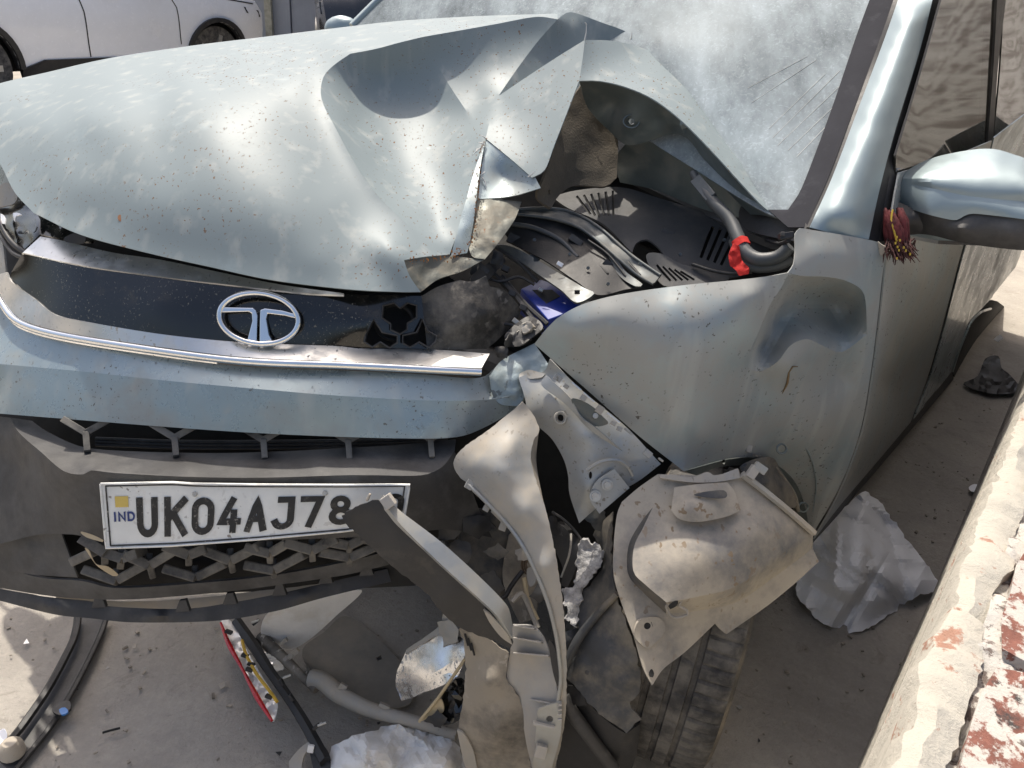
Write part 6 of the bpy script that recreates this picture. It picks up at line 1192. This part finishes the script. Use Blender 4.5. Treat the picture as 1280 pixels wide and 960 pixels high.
# wiring and small fittings in the torn corner and the engine bay
for pts, r_ in (([(640, 300, 1.50), (665, 318, 1.47), (690, 322, 1.47), (715, 340, 1.44), (735, 352, 1.42)], .003), ([(600, 345, 1.42), (625, 352, 1.41), (648, 346, 1.43), (668, 356, 1.43)], .0028), ([(610, 420, 1.38), (630, 405, 1.38), (652, 412, 1.37), (664, 425, 1.36)], .003), ([(560, 600, 1.33), (575, 625, 1.35), (598, 640, 1.38), (618, 660, 1.39)], .004), ([(690, 640, 1.33), (705, 650, 1.33), (722, 668, 1.33), (735, 690, 1.32)], .0025), ([(676, 300, 1.50), (700, 305, 1.49), (730, 318, 1.46), (760, 342, 1.42)], .0022)):
    tube('wire', pts, r_, m_blackd, car, 6)
for x, y, d in ((712, 318, 1.445), (735, 335, 1.425), (760, 355, 1.395), (668, 300, 1.475), (800, 330, 1.41), (850, 318, 1.475), (905, 300, 1.47)):
    p = W(x, y, d - .006); v, f = tube_geo([p, p - CF * .004], [.0035, .003], 8); fix(obj('fastener', v, f, m_rail, car))
vbox('warning_label', 700, 330, 1.408, 8, 5, .001, m_lampw, car, 30)
# crumbs of broken plastic and glass under the wreck
chipm = [m_blackd, m_lgrey, m_cream, m_lampw, m_redp, m_foil]
used_labels = set()
for k in range(44):
    x, y = random.uniform(250, 1000), random.uniform(800, 955)
    if k > 36: x, y = random.uniform(20, 250), random.uniform(800, 950)
    p = G(x, y, .004); s_ = random.choice([.003, .004, .006, .009]); a = random.uniform(0, 6.28); n = random.choice([3, 4, 5])
    V = [p + Vector((math.cos(a + i * 6.283 / n), math.sin(a + i * 6.283 / n), random.uniform(0, .25))) * s_ * random.uniform(.5, 1.3) for i in range(n)]
    c = random.choices(chipm, (5, 3, 3, 2, .6, 1))[0]; cn = dict(zip([m_.name for m_ in chipm], ('black', 'light grey', 'dusty cream', 'white', 'red lens', 'mirror foil')))[c.name]; wh = min([((150, 830), 'below the bumper lip'), ((60, 900), 'by the bent rail'), ((230, 900), 'left of the lamp strip'), ((350, 830), 'under the card'), ((440, 830), 'on the floor sheet'), ((380, 900), 'beside the lamp strip'), ((520, 880), 'by the foil fragment'), ((480, 940), 'by the white film'), ((650, 900), 'under the torn trim'), ((760, 930), 'by the lower shield'), ((850, 900), 'against the front tyre'), ((940, 850), 'right of the front tyre'), ((960, 930), 'near the foot of the wall')], key=lambda q: math.hypot(q[0][0] - x, q[0][1] - y))[1]; sh_ = {3: 'three cornered', 4: 'four cornered', 5: 'five cornered'}[n]; sz = {.003: 'tiny', .004: 'small', .006: 'mid sized', .009: 'larger'}[s_]
    lb = '%s %s %s chip on the ground %s' % (sz, sh_, cn, wh)
    if lb in used_labels: continue
    used_labels.add(lb)
    obj('plastic_chip', V, [tuple(range(n))], c, None, thick=.0015, label=lb, cat='chip', group='broken chips on the ground')

# ragged bits of torn plastic round the broken corner
for k, (x, y, d, sz, m_) in enumerate([(598, 655, 1.36, 20, m_blackd), (575, 690, 1.37, 24, m_blackp), (622, 690, 1.36, 18, m_linerd), (612, 735, 1.34, 22, m_blackd), (655, 690, 1.33, 14, m_lgrey), (676, 745, 1.30, 18, m_blackp), (668, 800, 1.285, 14, m_cream), (718, 800, 1.29, 26, m_linerd), (735, 840, 1.27, 20, m_blackp), (720, 870, 1.29, 24, m_blackd), (560, 655, 1.36, 22, m_blackp), (690, 660, 1.33, 16, m_blackd), (640, 640, 1.38, 22, m_blackd), (745, 650, 1.31, 16, m_rail), (590, 770, 1.27, 14, m_lgrey), (560, 790, 1.44, 20, m_cream), (548, 900, 1.42, 18, m_blackd), (600, 340, 1.41, 14, m_blackp), (622, 322, 1.43, 12, m_blackd), (640, 425, 1.36, 14, m_blackp), (625, 440, 1.35, 12, m_scuff), (655, 415, 1.375, 10, m_lgrey)]):
    a0 = random.uniform(0, 6.28); n = random.choice([4, 5, 6]); tl = random.uniform(-.03, .03)
    pts = [(x + sz * random.uniform(.45, 1.1) * math.cos(a0 + i * 6.283 / n), y + sz * random.uniform(.45, 1.1) * math.sin(a0 + i * 6.283 / n), d + tl * math.cos(a0 + i * 6.283 / n), S) for i in range(n)]
    panel('torn_plastic', m_, car, pts, [(x, y, d - .006)], 4, .0018, jag=1.6, smooth=30)
for pts, r_, m_ in (([(700, 262, 1.53), (740, 282, 1.50), (770, 312, 1.455), (800, 345, 1.415)], .0035, m_blackd), ([(640, 280, 1.50), (668, 285, 1.49), (700, 300, 1.475), (722, 322, 1.45)], .005, m_hose), ([(620, 310, 1.47), (650, 330, 1.45), (672, 352, 1.44)], .004, m_blackp), ([(865, 330, 1.44), (890, 338, 1.42), (915, 342, 1.40), (940, 340, 1.385)], .0035, m_blackd), ([(735, 300, 1.46), (760, 318, 1.44), (782, 345, 1.415)], .002, m_blackp)):
    tube('loom', pts, r_, m_, car, 8)
for x, y, d, w_, h_, a_, m_ in ((645, 300, 1.49, 22, 12, 25, m_blackp), (668, 322, 1.465, 14, 10, 30, m_rail), (720, 300, 1.47, 18, 8, 35, m_blackp), (625, 395, 1.385, 12, 8, 20, m_blackp), (645, 402, 1.38, 10, 6, 40, m_bolt), (760, 330, 1.435, 12, 8, 40, m_blackd), (835, 290, 1.53, 16, 7, 20, m_blackp), (690, 352, 1.435, 7, 4, 30, m_bolt), (676, 362, 1.435, 6, 4, 30, m_bolt)):
    vbox('fitting', x, y, d, w_, h_, .014, m_, car, a_)
